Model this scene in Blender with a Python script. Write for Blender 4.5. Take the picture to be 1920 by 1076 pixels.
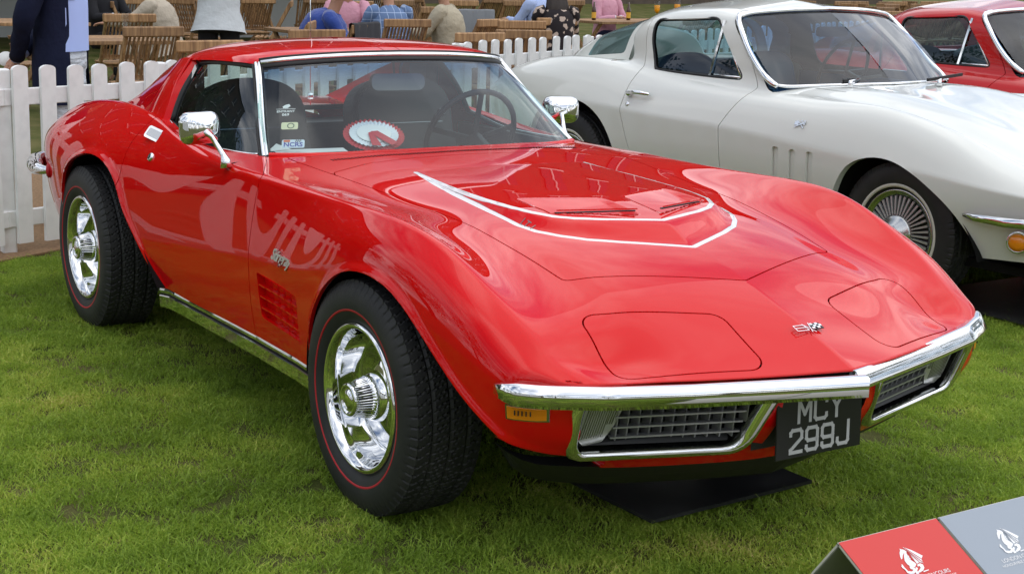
import bpy, bmesh, math, random
import numpy as np
from mathutils import Vector, Matrix

PI = math.pi
for _o in list(bpy.data.objects): bpy.data.objects.remove(_o)
SC = bpy.context.scene
COL = SC.collection

# ------------------------------------------------------------------ camera, sky, sun, exposure
def setup_view():
    yaw, pitch, roll = math.radians(146.80728), math.radians(-12.16244), math.radians(1.64475)
    cy, sy, cp, sp = math.cos(yaw), math.sin(yaw), math.cos(pitch), math.sin(pitch)
    f = Vector((cy*cp, sy*cp, sp)); r = Vector((sy, -cy, 0)); u = r.cross(f)
    cr, sr = math.cos(roll), math.sin(roll)
    r2 = r*cr + u*sr; u2 = u*cr - r*sr
    M = Matrix((r2, u2, -f)).transposed().to_4x4()
    M.translation = Vector((3.66316, -2.75282, 1.54496))
    cd = bpy.data.cameras.new('camera'); cam = bpy.data.objects.new('camera', cd); COL.objects.link(cam)
    cam.matrix_world = M
    cd.sensor_width = 36; cd.lens = 36*2848.15/1920
    cd.clip_start = 0.05; cd.clip_end = 500
    SC.camera = cam
setup_view()
SUN_EL, SUN_AZ = math.radians(60), math.radians(65)   # azimuth: direction the light comes from, in the XY plane

def setup_world():
    w = bpy.data.worlds.new('World'); SC.world = w; w.use_nodes = True
    nt = w.node_tree; N = nt.nodes; L = nt.links
    for n in list(N): N.remove(n)
    out = N.new('ShaderNodeOutputWorld'); bg = N.new('ShaderNodeBackground')
    sky = N.new('ShaderNodeTexSky'); sky.sky_type = 'NISHITA'; sky.sun_disc = False
    sky.sun_elevation = SUN_EL; sky.sun_rotation = math.pi/2 - SUN_AZ
    sky.air_density = 1.0; sky.dust_density = 1.5
    tc = N.new('ShaderNodeTexCoord')
    sep = N.new('ShaderNodeSeparateXYZ'); L.new(tc.outputs['Generated'], sep.inputs[0])
    # clouds laid on a flat layer overhead: direction / (z + k)
    zc = N.new('ShaderNodeMath'); zc.operation = 'MAXIMUM'; zc.inputs[1].default_value = 0.0; L.new(sep.outputs['Z'], zc.inputs[0])
    za = N.new('ShaderNodeMath'); za.operation = 'ADD'; za.inputs[1].default_value = 0.22; L.new(zc.outputs[0], za.inputs[0])
    dx = N.new('ShaderNodeMath'); dx.operation = 'DIVIDE'; L.new(sep.outputs['X'], dx.inputs[0]); L.new(za.outputs[0], dx.inputs[1])
    dy = N.new('ShaderNodeMath'); dy.operation = 'DIVIDE'; L.new(sep.outputs['Y'], dy.inputs[0]); L.new(za.outputs[0], dy.inputs[1])
    cv = N.new('ShaderNodeCombineXYZ'); L.new(dx.outputs[0], cv.inputs[0]); L.new(dy.outputs[0], cv.inputs[1])
    nz = N.new('ShaderNodeTexNoise'); nz.inputs['Scale'].default_value = 1.7; nz.inputs['Detail'].default_value = 8; nz.inputs['Roughness'].default_value = 0.58
    L.new(cv.outputs[0], nz.inputs['Vector'])
    rp = N.new('ShaderNodeValToRGB'); rp.color_ramp.elements[0].position = 0.36; rp.color_ramp.elements[1].position = 0.56
    L.new(nz.outputs['Fac'], rp.inputs[0])
    n2 = N.new('ShaderNodeTexNoise'); n2.inputs['Scale'].default_value = 2.6; n2.inputs['Detail'].default_value = 6
    L.new(cv.outputs[0], n2.inputs['Vector'])
    cr = N.new('ShaderNodeValToRGB')
    cr.color_ramp.elements[0].position = 0.40; cr.color_ramp.elements[0].color = (4.6, 5.0, 5.8, 1)
    cr.color_ramp.elements[1].position = 0.62; cr.color_ramp.elements[1].color = (12.5, 12.6, 12.8, 1)
    L.new(n2.outputs['Fac'], cr.inputs[0])
    mx = N.new('ShaderNodeMixRGB'); L.new(rp.outputs['Color'], mx.inputs[0]); L.new(sky.outputs[0], mx.inputs[1]); L.new(cr.outputs['Color'], mx.inputs[2])
    L.new(mx.outputs[0], bg.inputs['Color']); bg.inputs['Strength'].default_value = 0.125
    L.new(bg.outputs[0], out.inputs[0])
setup_world()

def setup_sun():
    sl = bpy.data.lights.new('sun', 'SUN'); so = bpy.data.objects.new('sun', sl); COL.objects.link(so)
    sl.energy = 0.8; sl.angle = math.radians(90); sl.color = (1.0, 0.96, 0.90)
    d = Vector((math.cos(SUN_EL)*math.cos(SUN_AZ), math.cos(SUN_EL)*math.sin(SUN_AZ), math.sin(SUN_EL)))
    so.rotation_euler = d.to_track_quat('Z', 'Y').to_euler(); so.location = (0, 0, 30)
setup_sun()
SC.view_settings.view_transform = 'Standard'; SC.view_settings.look = 'None'
SC.view_settings.exposure = 0.38; SC.view_settings.gamma = 1.0; SC.view_settings.use_curve_mapping = False
SC.render.engine = 'CYCLES'
SC.cycles.max_bounces = 10; SC.cycles.glossy_bounces = 5; SC.cycles.transmission_bounces = 6; SC.cycles.transparent_max_bounces = 16
SC.cycles.caustics_reflective = False; SC.cycles.caustics_refractive = False

# ------------------------------------------------------------------ materials
MATS = {}
def mat(name, col=(0.5,0.5,0.5), rough=0.5, metal=0.0, coat=0.0, coat_rough=0.03, spec=0.5, noise=None, bump=None, trans=0.0, ior=1.45, emit=None, alpha=None, sheen=0.0):
    if name in MATS: return MATS[name]
    m = bpy.data.materials.new(name); m.use_nodes = True
    nt = m.node_tree; N = nt.nodes; L = nt.links; b = N['Principled BSDF']
    b.inputs['Base Color'].default_value = (*col, 1); b.inputs['Roughness'].default_value = rough
    b.inputs['Metallic'].default_value = metal; b.inputs['Coat Weight'].default_value = coat; b.inputs['Coat Roughness'].default_value = coat_rough
    b.inputs['Specular IOR Level'].default_value = spec; b.inputs['Transmission Weight'].default_value = trans; b.inputs['IOR'].default_value = ior
    b.inputs['Sheen Weight'].default_value = sheen
    if coat > .9: b.inputs['Coat IOR'].default_value = 1.36
    if noise:   # (scale, second colour, lo, hi[, stretch])
        tc = N.new('ShaderNodeTexCoord'); nz = N.new('ShaderNodeTexNoise'); nz.inputs['Scale'].default_value = noise[0]; nz.inputs['Detail'].default_value = 6
        mp = N.new('ShaderNodeMapping')
        if len(noise) > 4: mp.inputs['Scale'].default_value = noise[4]
        L.new(tc.outputs['Object'], mp.inputs[0]); L.new(mp.outputs[0], nz.inputs['Vector'])
        rp = N.new('ShaderNodeValToRGB'); rp.color_ramp.elements[0].position = noise[2]; rp.color_ramp.elements[1].position = noise[3]
        rp.color_ramp.elements[0].color = (*col, 1); rp.color_ramp.elements[1].color = (*noise[1], 1)
        L.new(nz.outputs['Fac'], rp.inputs[0]); L.new(rp.outputs['Color'], b.inputs['Base Color'])
    if bump:    # (scale, strength, distance[, stretch])
        tc = N.new('ShaderNodeTexCoord'); nz = N.new('ShaderNodeTexNoise'); nz.inputs['Scale'].default_value = bump[0]; nz.inputs['Detail'].default_value = 5
        mp = N.new('ShaderNodeMapping')
        if len(bump) > 3: mp.inputs['Scale'].default_value = bump[3]
        L.new(tc.outputs['Object'], mp.inputs[0]); L.new(mp.outputs[0], nz.inputs['Vector'])
        bp = N.new('ShaderNodeBump'); bp.inputs['Strength'].default_value = bump[1]; bp.inputs['Distance'].default_value = bump[2]
        L.new(nz.outputs['Fac'], bp.inputs['Height']); L.new(bp.outputs[0], b.inputs['Normal'])
    if emit: b.inputs['Emission Color'].default_value = (*emit[0], 1); b.inputs['Emission Strength'].default_value = emit[1]
    MATS[name] = m
    return m

def glass_mat(name, tint, refl=1.0):
    # thin automotive glass: tinted see-through sheet plus Fresnel reflection
    m = bpy.data.materials.new(name); m.use_nodes = True
    nt = m.node_tree; N = nt.nodes; L = nt.links
    for n in list(N): N.remove(n)
    out = N.new('ShaderNodeOutputMaterial'); tr = N.new('ShaderNodeBsdfTransparent'); gl = N.new('ShaderNodeBsdfGlossy'); mx = N.new('ShaderNodeMixShader')
    fr = N.new('ShaderNodeLayerWeight'); pw = N.new('ShaderNodeMath'); pw.operation = 'POWER'; pw.inputs[1].default_value = 5.0
    ma = N.new('ShaderNodeMath'); ma.operation = 'MULTIPLY_ADD'; ma.inputs[1].default_value = 0.94; ma.inputs[2].default_value = 0.04
    mu = N.new('ShaderNodeMath'); mu.operation = 'MULTIPLY'; mu.inputs[1].default_value = 1.15*refl; mu.use_clamp = True
    L.new(fr.outputs['Facing'], pw.inputs[0]); L.new(pw.outputs[0], ma.inputs[0])
    tr.inputs['Color'].default_value = (*tint, 1); gl.inputs['Roughness'].default_value = 0.0; gl.inputs['Color'].default_value = (0.95,0.97,1,1)
    L.new(ma.outputs[0], mu.inputs[0]); L.new(mu.outputs[0], mx.inputs[0]); L.new(tr.outputs[0], mx.inputs[1]); L.new(gl.outputs[0], mx.inputs[2]); L.new(mx.outputs[0], out.inputs[0])
    MATS[name] = m
    return m

M_RED = mat('red_paint', (0.64,0.0035,0.0035), 0.5, 0, 1.0, 0.010, 0.0)
M_RED2 = mat('red_paint_far', (0.50,0.008,0.008), 0.4, 0, 1.0, 0.02, 0.15)
M_WHITE = mat('ermine_white_paint', (0.70,0.715,0.665), 0.35, 0, 1.0, 0.02, 0.4)
M_CHROME = mat('chrome', (0.78,0.79,0.80), 0.035, 1.0)
M_BADGE = mat('badge_metal', (0.80,0.80,0.80), 0.30, 1.0)
M_CHROME_S = mat('brushed_metal', (0.55,0.55,0.54), 0.25, 1.0)
M_CHROME_D = mat('dark_chrome', (0.30,0.30,0.30), 0.18, 1.0)
M_GRILLE = mat('grey_cast_grille', (0.34,0.34,0.34), 0.32, 0.4, spec=0.6)
M_RUBBER = mat('tyre_rubber', (0.020,0.020,0.021), 0.55, 0, spec=0.4, noise=(9,(0.034,0.033,0.031),0.45,0.8), bump=(140,0.25,0.001))
M_REDLINE = mat('red_line_rubber', (0.42,0.012,0.02), 0.55)
M_WHITELINE = mat('white_line_rubber', (0.62,0.60,0.52), 0.55)
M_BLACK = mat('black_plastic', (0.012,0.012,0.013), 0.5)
M_UNDER = mat('black_underbody', (0.006,0.006,0.006), 0.8, spec=0.2)
M_SEAL = mat('black_rubber_seal', (0.01,0.01,0.01), 0.45)
M_VINYL = mat('black_vinyl', (0.018,0.019,0.021), 0.42, bump=(220,0.2,0.001))
M_BLUEVINYL = mat('blue_vinyl', (0.02,0.075,0.15), 0.45)
M_AMBER = mat('amber_lens', (0.85,0.26,0.01), 0.15, coat=0.6, bump=(180,0.3,0.002))
M_LENS = mat('clear_ribbed_lens', (0.50,0.50,0.48), 0.18, 0.35, coat=0.8)
M_PAPER = mat('white_print', (0.80,0.80,0.78), 0.45)
M_GREYPRINT = mat('grey_print', (0.30,0.31,0.30), 0.5)
M_STRIPE = mat('white_stripe_paint', (0.78,0.78,0.78), 0.35, coat=0.8)
M_STRIPELINE = mat('dark_pin_stripe', (0.16,0.13,0.13), 0.4, coat=0.8)
M_PLATE = mat('black_number_plate', (0.008,0.008,0.009), 0.35)
M_PLATECH = mat('plate_silver_print', (0.42,0.43,0.42), 0.45)
M_GLASS = glass_mat('windscreen_glass', (0.80,0.88,0.87))
M_GLASS_T = glass_mat('side_glass', (0.66,0.80,0.76), 1.0)
M_SUNBAND = glass_mat('blue_sun_band', (0.10,0.25,0.50))

def teak_mat():
    m = bpy.data.materials.new('teak'); m.use_nodes = True
    nt = m.node_tree; N = nt.nodes; L = nt.links; b = N['Principled BSDF']
    tc = N.new('ShaderNodeTexCoord'); oi = N.new('ShaderNodeObjectInfo')
    mp = N.new('ShaderNodeMapping'); mp.inputs['Scale'].default_value = (30,30,3)
    ad = N.new('ShaderNodeVectorMath'); ad.operation = 'ADD'
    L.new(tc.outputs['Object'], ad.inputs[0]); L.new(oi.outputs['Random'], ad.inputs[1]); L.new(ad.outputs[0], mp.inputs[0])
    nz = N.new('ShaderNodeTexNoise'); nz.inputs['Scale'].default_value = 1.5; nz.inputs['Detail'].default_value = 7; L.new(mp.outputs[0], nz.inputs['Vector'])
    rp = N.new('ShaderNodeValToRGB'); rp.color_ramp.elements[0].position = 0.3; rp.color_ramp.elements[0].color = (0.17,0.085,0.035,1)
    rp.color_ramp.elements[1].position = 0.7; rp.color_ramp.elements[1].color = (0.42,0.245,0.11,1)
    L.new(nz.outputs['Fac'], rp.inputs[0])
    hs = N.new('ShaderNodeHueSaturation'); mr = N.new('ShaderNodeMapRange'); mr.inputs[3].default_value = 0.7; mr.inputs[4].default_value = 1.25
    L.new(oi.outputs['Random'], mr.inputs[0]); L.new(mr.outputs[0], hs.inputs['Value']); L.new(rp.outputs['Color'], hs.inputs['Color'])
    L.new(hs.outputs[0], b.inputs['Base Color']); b.inputs['Roughness'].default_value = 0.6
    MATS['teak'] = m; return m
M_TEAK = teak_mat()
M_FENCE = mat('white_fence_paint', (0.82,0.83,0.82), 0.5, noise=(14,(0.70,0.71,0.70),0.45,0.8), bump=(30,0.15,0.002,(1,1,0.1)))

# ------------------------------------------------------------------ object helpers
def ob(name, me, parent=None, m=None, loc=None):
    o = bpy.data.objects.new(name, me); COL.objects.link(o)
    if parent: o.parent = parent
    if m is not None and me is not None and len(me.materials) == 0: me.materials.append(m)
    if loc is not None: o.location = loc
    return o
def empty(name, label, cat, loc=(0,0,0), rz=0.0, group=None):
    o = bpy.data.objects.new(name, None); COL.objects.link(o); o.location = loc; o.rotation_euler = (0,0,rz)
    o.empty_display_size = 0.1
    tag(o, label, cat, group); return o
def tag(o, label=None, cat=None, group=None, kind=None):
    if label: o['label'] = label
    if cat: o['category'] = cat
    if group: o['group'] = group
    if kind: o['kind'] = kind
    return o
def mesh(V, F, smooth=False, mats=None, mi=None, name='mesh'):
    me = bpy.data.meshes.new(name)
    me.from_pydata([tuple(map(float, v)) for v in V], [], [tuple(int(i) for i in f) for f in F])
    if smooth: me.polygons.foreach_set('use_smooth', [True]*len(me.polygons))
    if mats:
        for m in mats: me.materials.append(m)
    if mi is not None: me.polygons.foreach_set('material_index', list(mi))
    me.update(); return me

class MB:
    """collects simple solids into one mesh"""
    def __init__(s): s.V = []; s.F = []; s.S = []; s.T = Matrix.Identity(4)
    def add(s, V, F, smooth=False):
        o = len(s.V); s.V += [tuple(s.T @ Vector(v)) for v in V]; s.F += [tuple(o+i for i in f) for f in F]; s.S += [smooth]*len(F); return s
    def box(s, c, d, R=None, bev=0.0):
        x, y, z = d[0]/2, d[1]/2, d[2]/2; b = min(bev, x*.9, y*.9, z*.9)
        R = R or Matrix.Identity(3); c = Vector(c)
        if b <= 0:
            P = [(-x,-y,-z),(x,-y,-z),(x,y,-z),(-x,y,-z),(-x,-y,z),(x,-y,z),(x,y,z),(-x,y,z)]
            F = [(0,3,2,1),(4,5,6,7),(0,1,5,4),(1,2,6,5),(2,3,7,6),(3,0,4,7)]
        else:
            P = []; idx = {}
            for sx in (-1,1):
                for sy in (-1,1):
                    for sz in (-1,1):
                        for a in range(3):
                            q = [sx*(x-b), sy*(y-b), sz*(z-b)]; q[a] = (sx*x, sy*y, sz*z)[a]
                            idx[(sx,sy,sz,a)] = len(P); P.append(tuple(q))
            F = []
            for a in range(3):
                o1, o2 = [(1,2),(2,0),(0,1)][a]
                for sg in (-1,1):
                    q = []
                    for u, v in ((-1,-1),(1,-1),(1,1),(-1,1)):
                        k = [0,0,0]; k[a] = sg; k[o1] = u; k[o2] = v; q.append(idx[(k[0],k[1],k[2],a)])
                    F.append(tuple(q) if sg > 0 else tuple(reversed(q)))
            for a in range(3):       # edges along axis a
                o1, o2 = [(1,2),(2,0),(0,1)][a]
                for u in (-1,1):
                    for v in (-1,1):
                        k0 = [0,0,0]; k0[a] = -1; k0[o1] = u; k0[o2] = v; k1 = list(k0); k1[a] = 1
                        q = (idx[(*k0,o1)], idx[(*k1,o1)], idx[(*k1,o2)], idx[(*k0,o2)])
                        F.append(q if u*v < 0 else tuple(reversed(q)))
            for sx in (-1,1):
                for sy in (-1,1):
                    for sz in (-1,1):
                        q = (idx[(sx,sy,sz,0)], idx[(sx,sy,sz,1)], idx[(sx,sy,sz,2)])
                        F.append(q if sx*sy*sz > 0 else tuple(reversed(q)))
        s.add([tuple(c + R @ Vector(p)) for p in P], F); return s
    def bar(s, a, b, w, h, up=(0,0,1), bev=0.0):
        a, b = Vector(a), Vector(b); d = b-a; L = d.length; x = d.normalized(); u = Vector(up)
        y = u.cross(x)
        if y.length < 1e-5: y = Vector((0,1,0)).cross(x)
        y.normalize(); z = x.cross(y)
        return s.box((a+b)/2, (L, w, h), Matrix((x,y,z)).transposed(), bev)
    def tube(s, pts, r, n=10, cap=True, closed=False):
        pts = [Vector(p) for p in pts]; K = len(pts); rs = r if hasattr(r,'__len__') else [r]*K
        rings = []; prev = None
        for i, p in enumerate(pts):
            if closed: d = pts[(i+1)%K]-pts[i-1]
            else: d = pts[min(i+1,K-1)]-pts[max(i-1,0)]
            d.normalize()
            if prev is None:
                a = Vector((0,0,1)) if abs(d.z) < .9 else Vector((1,0,0)); prev = d.cross(a).normalized()
            prev = (prev - d*prev.dot(d)).normalized(); q = d.cross(prev)
            rings.append([p + (prev*math.cos(2*PI*k/n) + q*math.sin(2*PI*k/n))*rs[i] for k in range(n)])
        V = [v for R_ in rings for v in R_]; F = []
        for i in range(K if closed else K-1):
            j = (i+1) % K
            for k in range(n): F.append((i*n+k, i*n+(k+1)%n, j*n+(k+1)%n, j*n+k))
        if cap and not closed: F.append(tuple(range(n-1,-1,-1))); F.append(tuple((K-1)*n+k for k in range(n)))
        s.add(V, F, True); return s
    def lathe(s, prof, n=48, axis='y', mod=None, wrap=False):
        V = []; F = []; K = len(prof)
        for k in range(n):
            a = 2*PI*k/n; c, q = math.cos(a), math.sin(a)
            for i, (r, h) in enumerate(prof):
                if mod: r, h = mod(i, a, r, h)
                V.append((r*c, h, r*q) if axis == 'y' else ((r*c, r*q, h) if axis == 'z' else (h, r*c, r*q)))
        for k in range(n):
            k2 = (k+1) % n
            for i in range(K-1): F.append((k*K+i, k*K+i+1, k2*K+i+1, k2*K+i))
        s.add(V, F, True); return s
    def prism(s, poly, z0, z1, M=None):
        n = len(poly); P = [(x,y,z0) for x,y in poly]+[(x,y,z1) for x,y in poly]
        if M is not None: P = [tuple(M @ Vector(p)) for p in P]
        F = [tuple(range(n-1,-1,-1)), tuple(range(n,2*n))]+[(i,(i+1)%n,n+(i+1)%n,n+i) for i in range(n)]
        s.add(P, F); return s
    def sweep(s, path, prof, up=(0,0,1), closed=False, cap=True, smooth=True, scale=None):
        """profile (a: outward, b: up) swept along path; outward = up x tangent"""
        path = [Vector(p) for p in path]; K = len(path); n = len(prof); V = []; F = []
        for i, p in enumerate(path):
            d = (path[(i+1)%K]-path[i-1]) if closed else (path[min(i+1,K-1)]-path[max(i-1,0)])
            d.normalize(); o = Vector(up).cross(d).normalized(); u = d.cross(o)
            sc = scale[i] if scale else 1
            for a, b in prof: V.append(p + o*a*sc + u*b*sc)
        for i in range(K if closed else K-1):
            j = (i+1) % K
            for k in range(n): F.append((i*n+k, j*n+k, j*n+(k+1)%n, i*n+(k+1)%n))
        s.add(V, F, smooth)
        if cap and not closed: s.add(V[:n], [tuple(range(n))]); s.add(V[-n:], [tuple(range(n-1,-1,-1))])
        return s
    def build(s, name, m, parent=None, recalc=True):
        me = bpy.data.meshes.new(name); me.from_pydata(s.V, [], s.F); me.polygons.foreach_set('use_smooth', s.S)
        if recalc:
            bm = bmesh.new(); bm.from_mesh(me); bmesh.ops.recalc_face_normals(bm, faces=bm.faces); bm.to_mesh(me); bm.free()
        me.materials.append(m); me.update()
        return ob(name, me, parent)

def natspl(ts, P, t):
    """natural cubic spline through P (K, ...) at ts, evaluated at t"""
    ts = np.asarray(ts, float); P = np.asarray(P, float); K = len(ts); t = np.asarray(t, float)
    sh = P.shape[1:]; Y = P.reshape(K, -1)
    if K == 2:
        w = ((t-ts[0])/(ts[1]-ts[0]))[:,None]; return (Y[0]*(1-w)+Y[1]*w).reshape((len(t),)+sh)
    h = np.diff(ts); A = np.zeros((K,K)); R = np.zeros_like(Y); A[0,0] = A[-1,-1] = 1
    for i in range(1, K-1):
        A[i,i-1] = h[i-1]; A[i,i] = 2*(h[i-1]+h[i]); A[i,i+1] = h[i]
        R[i] = 6*((Y[i+1]-Y[i])/h[i]-(Y[i]-Y[i-1])/h[i-1])
    Mx = np.linalg.solve(A, R); k = np.clip(np.searchsorted(ts, t, side='right')-1, 0, K-2)
    a = ((ts[k+1]-t)/h[k])[:,None]; b = ((t-ts[k])/h[k])[:,None]; hh = h[k][:,None]
    out = a*Y[k]+b*Y[k+1]+((a**3-a)*Mx[k]+(b**3-b)*Mx[k+1])*hh*hh/6
    return out.reshape((len(t),)+sh)
def splcrease(ts, P, t, breaks=()):
    ts = np.asarray(ts, float); t = np.asarray(t, float); P = np.asarray(P, float)
    idx = [0]+sorted(breaks)+[len(ts)-1]; out = np.zeros((len(t),)+P.shape[1:])
    for a, b in zip(idx[:-1], idx[1:]):
        m = (t >= ts[a]-1e-12) & (t <= ts[b]+1e-12)
        if m.any(): out[m] = natspl(ts[a:b+1], P[a:b+1], t[m])
    return out
def lines_to_grid(Ls, tv, nv, breaks=()):
    """Ls: J arrays (n,3); spline across -> (n, nv, 3)"""
    P = np.stack(Ls, 0); s = np.linspace(tv[0], tv[-1], nv) if np.isscalar(nv) else nv
    return np.transpose(splcrease(tv, P, s, breaks), (1,0,2))
def grid_faces(nu, nv, off=0, flip=False):
    i = np.arange(nu-1)[:,None]; j = np.arange(nv-1)[None,:]; a = (i*nv+j).ravel()+off
    F = np.stack([a, a+1, a+nv+1, a+nv], 1)
    return F[:, ::-1] if flip else F

class Surf:
    """polygon surface with per-vertex normals that can be split by scalar fields"""
    def __init__(s, V, F, mi=None): s.V = np.asarray(V, float); s.F = [tuple(f) for f in F]; s.mi = list(mi) if mi is not None else [0]*len(s.F); s.N = None; s.cut = []
    def normals(s):
        N = np.zeros_like(s.V)
        for f in s.F:
            a = s.V[f[0]]; n = np.cross(s.V[f[1]]-a, s.V[f[2]]-a)
            if len(f) > 3: n = n + np.cross(s.V[f[2]]-a, s.V[f[3]]-a)
            for i in f: N[i] += n
        l = np.linalg.norm(N, axis=1); l[l == 0] = 1; s.N = N/l[:,None]; return s
    def clip(s, d, lip=True, swap=None):
        """keep d<0"""
        if s.N is None: s.normals()
        V = list(s.V); N = list(s.N); d = list(d); F = []; MI = []; cut = []; cache = {}
        def mid(a, b):
            k = (a,b) if a < b else (b,a)
            if k in cache: return cache[k]
            t = d[a]/(d[a]-d[b]); V.append(V[a]*(1-t)+V[b]*t); n = N[a]*(1-t)+N[b]*t; N.append(n/max(1e-9,np.linalg.norm(n))); d.append(0.0); cache[k] = len(V)-1
            return cache[k]
        dn = np.array(d)
        for f, m in zip(s.F, s.mi):
            q = [dn[i] < 0 for i in f]
            if all(q): F.append(f); MI.append(m); continue
            if not any(q): continue
            new = []; K = len(f); ends = []
            for i in range(K):
                a, b = f[i], f[(i+1)%K]; ia, ib = q[i], q[(i+1)%K]
                if ia: new.append(a)
                if ia != ib: v = mid(a,b); new.append(v); ends.append((v, ia))
            if len(new) >= 3:
                F.append(tuple(new)); MI.append(m)
                if lip and len(ends) == 2:
                    o = [v for v, e in ends if e]; i_ = [v for v, e in ends if not e]
                    if o and i_: cut.append((o[0], i_[0]))
        r = Surf(V, F, MI); r.N = np.array(N); r.cut = [c for c in s.cut]+cut
        used = set(i for f in F for i in f); r.cut = [c for c in r.cut if c[0] in used and c[1] in used]
        return r
    def mirrored(s):
        r = Surf(s.V*[1,-1,1], [tuple(reversed(f)) for f in s.F], s.mi); r.N = s.N*[1,-1,1]; r.cut = [(b,a) for a,b in s.cut]; return r
    def joined(s, o):
        n = len(s.V); r = Surf(np.vstack([s.V,o.V]), s.F+[tuple(i+n for i in f) for f in o.F], s.mi+o.mi)
        r.N = np.vstack([s.N,o.N]); r.cut = s.cut+[(a+n,b+n) for a,b in o.cut]; return r
    def build(s, name, mats, parent=None, lip=0.012, lipvec=None, merge=2e-4, lipmat=0):
        used = sorted(set(i for f in s.F for i in f)); mp = {o:n for n,o in enumerate(used)}
        V = [s.V[i] for i in used]; F = [tuple(mp[i] for i in f) for f in s.F]; mi = list(s.mi)
        bm = bmesh.new(); vs = [bm.verts.new(tuple(v)) for v in V]
        for f, m in zip(F, mi):
            try: q = bm.faces.new([vs[i] for i in f]); q.material_index = m; q.smooth = True
            except ValueError: pass
        bmesh.ops.remove_doubles(bm, verts=bm.verts, dist=merge)
        if lip and s.cut:
            c2 = {}
            def nv(i, k):
                key = (i,k)
                if key not in c2:
                    p = s.V[i]-(s.N[i]*lip if lipvec is None else -np.asarray(lipvec(s.V[i], s.N[i])))*k; c2[key] = bm.verts.new(tuple(p))
                return c2[key]
            for a, b in s.cut:
                try: q = bm.faces.new([nv(b,0), nv(a,0), nv(a,1), nv(b,1)]); q.smooth = True; q.material_index = lipmat
                except ValueError: pass
        me = bpy.data.meshes.new(name); bm.to_mesh(me); bm.free()
        for m in mats: me.materials.append(m)
        me.update(); return ob(name, me, parent)

def seg_dist(P, poly, closed=True):
    """distance from points P (n,2) to polyline, and inside mask"""
    P = np.asarray(P); Q = np.asarray(poly, float); n = len(Q); D = np.full(len(P), 1e9); ins = np.zeros(len(P), bool)
    for i in range(n if closed else n-1):
        a = Q[i]; b = Q[(i+1)%n]; ab = b-a; t = np.clip(((P-a)@ab)/(ab@ab+1e-12), 0, 1)
        D = np.minimum(D, np.linalg.norm(P-a-t[:,None]*ab, axis=1))
        if closed:
            c = ((a[1] > P[:,1]) != (b[1] > P[:,1]))
            with np.errstate(divide='ignore', invalid='ignore'):
                xs = (b[0]-a[0])*(P[:,1]-a[1])/(b[1]-a[1])+a[0]
            ins ^= c & (P[:,0] < xs)
    return D, ins
def sdf(P, poly, r=0.0):
    """signed distance (negative inside); corners rounded by r"""
    if r > 0:
        poly = inset(poly, r); D, i = seg_dist(P, poly); return np.where(i, -D, D)-r
    D, i = seg_dist(P, poly); return np.where(i, -D, D)
def inset(poly, r):
    Q = [np.array(p, float) for p in poly]; n = len(Q); A = sum(Q[i][0]*Q[(i+1)%n][1]-Q[(i+1)%n][0]*Q[i][1] for i in range(n)); sg = 1 if A > 0 else -1
    out = []
    for i in range(n):
        a, b, c = Q[i-1], Q[i], Q[(i+1)%n]; u = (b-a)/np.linalg.norm(b-a); v = (c-b)/np.linalg.norm(c-b)
        n1 = np.array([-u[1],u[0]])*sg; n2 = np.array([-v[1],v[0]])*sg; k = 1+n1@n2
        out.append(b+(n1+n2)*r/max(k,0.2))
    return np.array(out)
def smooth_poly(pts, n=8, closed=False):
    P = np.asarray(pts, float); d = np.r_[0, np.cumsum(np.linalg.norm(np.diff(P, axis=0), axis=1))]
    return natspl(d, P, np.linspace(0, d[-1], n*len(P)))
# ------------------------------------------------------------------ the red sports car
def merge_surf(parts, tol=1e-5):
    V = np.vstack([p[0] for p in parts]); F = []; o = 0
    for v, f in parts: F.append(np.asarray(f)+o); o += len(v)
    F = np.vstack(F); key = np.round(V/tol).astype(np.int64)
    _, first, inv = np.unique(key, axis=0, return_index=True, return_inverse=True); inv = inv.ravel()
    F = inv[F]; V = V[first]
    F = [tuple(dict.fromkeys(f)) for f in F.tolist()]; F = [f for f in F if len(f) >= 3]
    return V, F
def laplace(V, F, w, it, pin=None):
    E = set()
    for f in F:
        for i in range(len(f)): a, b = f[i], f[(i+1)%len(f)]; E.add((min(a,b),max(a,b)))
    E = np.array(list(E)); cnt = np.zeros(len(V)); np.add.at(cnt, E[:,0], 1); np.add.at(cnt, E[:,1], 1)
    for _ in range(it):
        S = np.zeros_like(V); np.add.at(S, E[:,0], V[E[:,1]]); np.add.at(S, E[:,1], V[E[:,0]])
        D = S/np.maximum(cnt,1)[:,None]-V
        if pin is not None: D = D*pin
        V = V+D*w[:,None]*0.5
    return V
def proj_on(S, a, b, ia, ib, mask=None):
    """height of surface along the third axis at (a,b) given on axes ia, ib"""
    ic = 3-ia-ib; V = S.V; d = (V[:,ia]-a)**2+(V[:,ib]-b)**2
    if mask is not None: d = np.where(mask, d, 1e9)
    k = int(np.argmin(d)); p = V[k]; n = S.N[k]
    c = p[ic]-((a-p[ia])*n[ia]+(b-p[ib])*n[ib])/(n[ic] if abs(n[ic]) > .12 else .12)
    q = [0,0,0]; q[ia] = a; q[ib] = b; q[ic] = c
    return np.array(q), n

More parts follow.
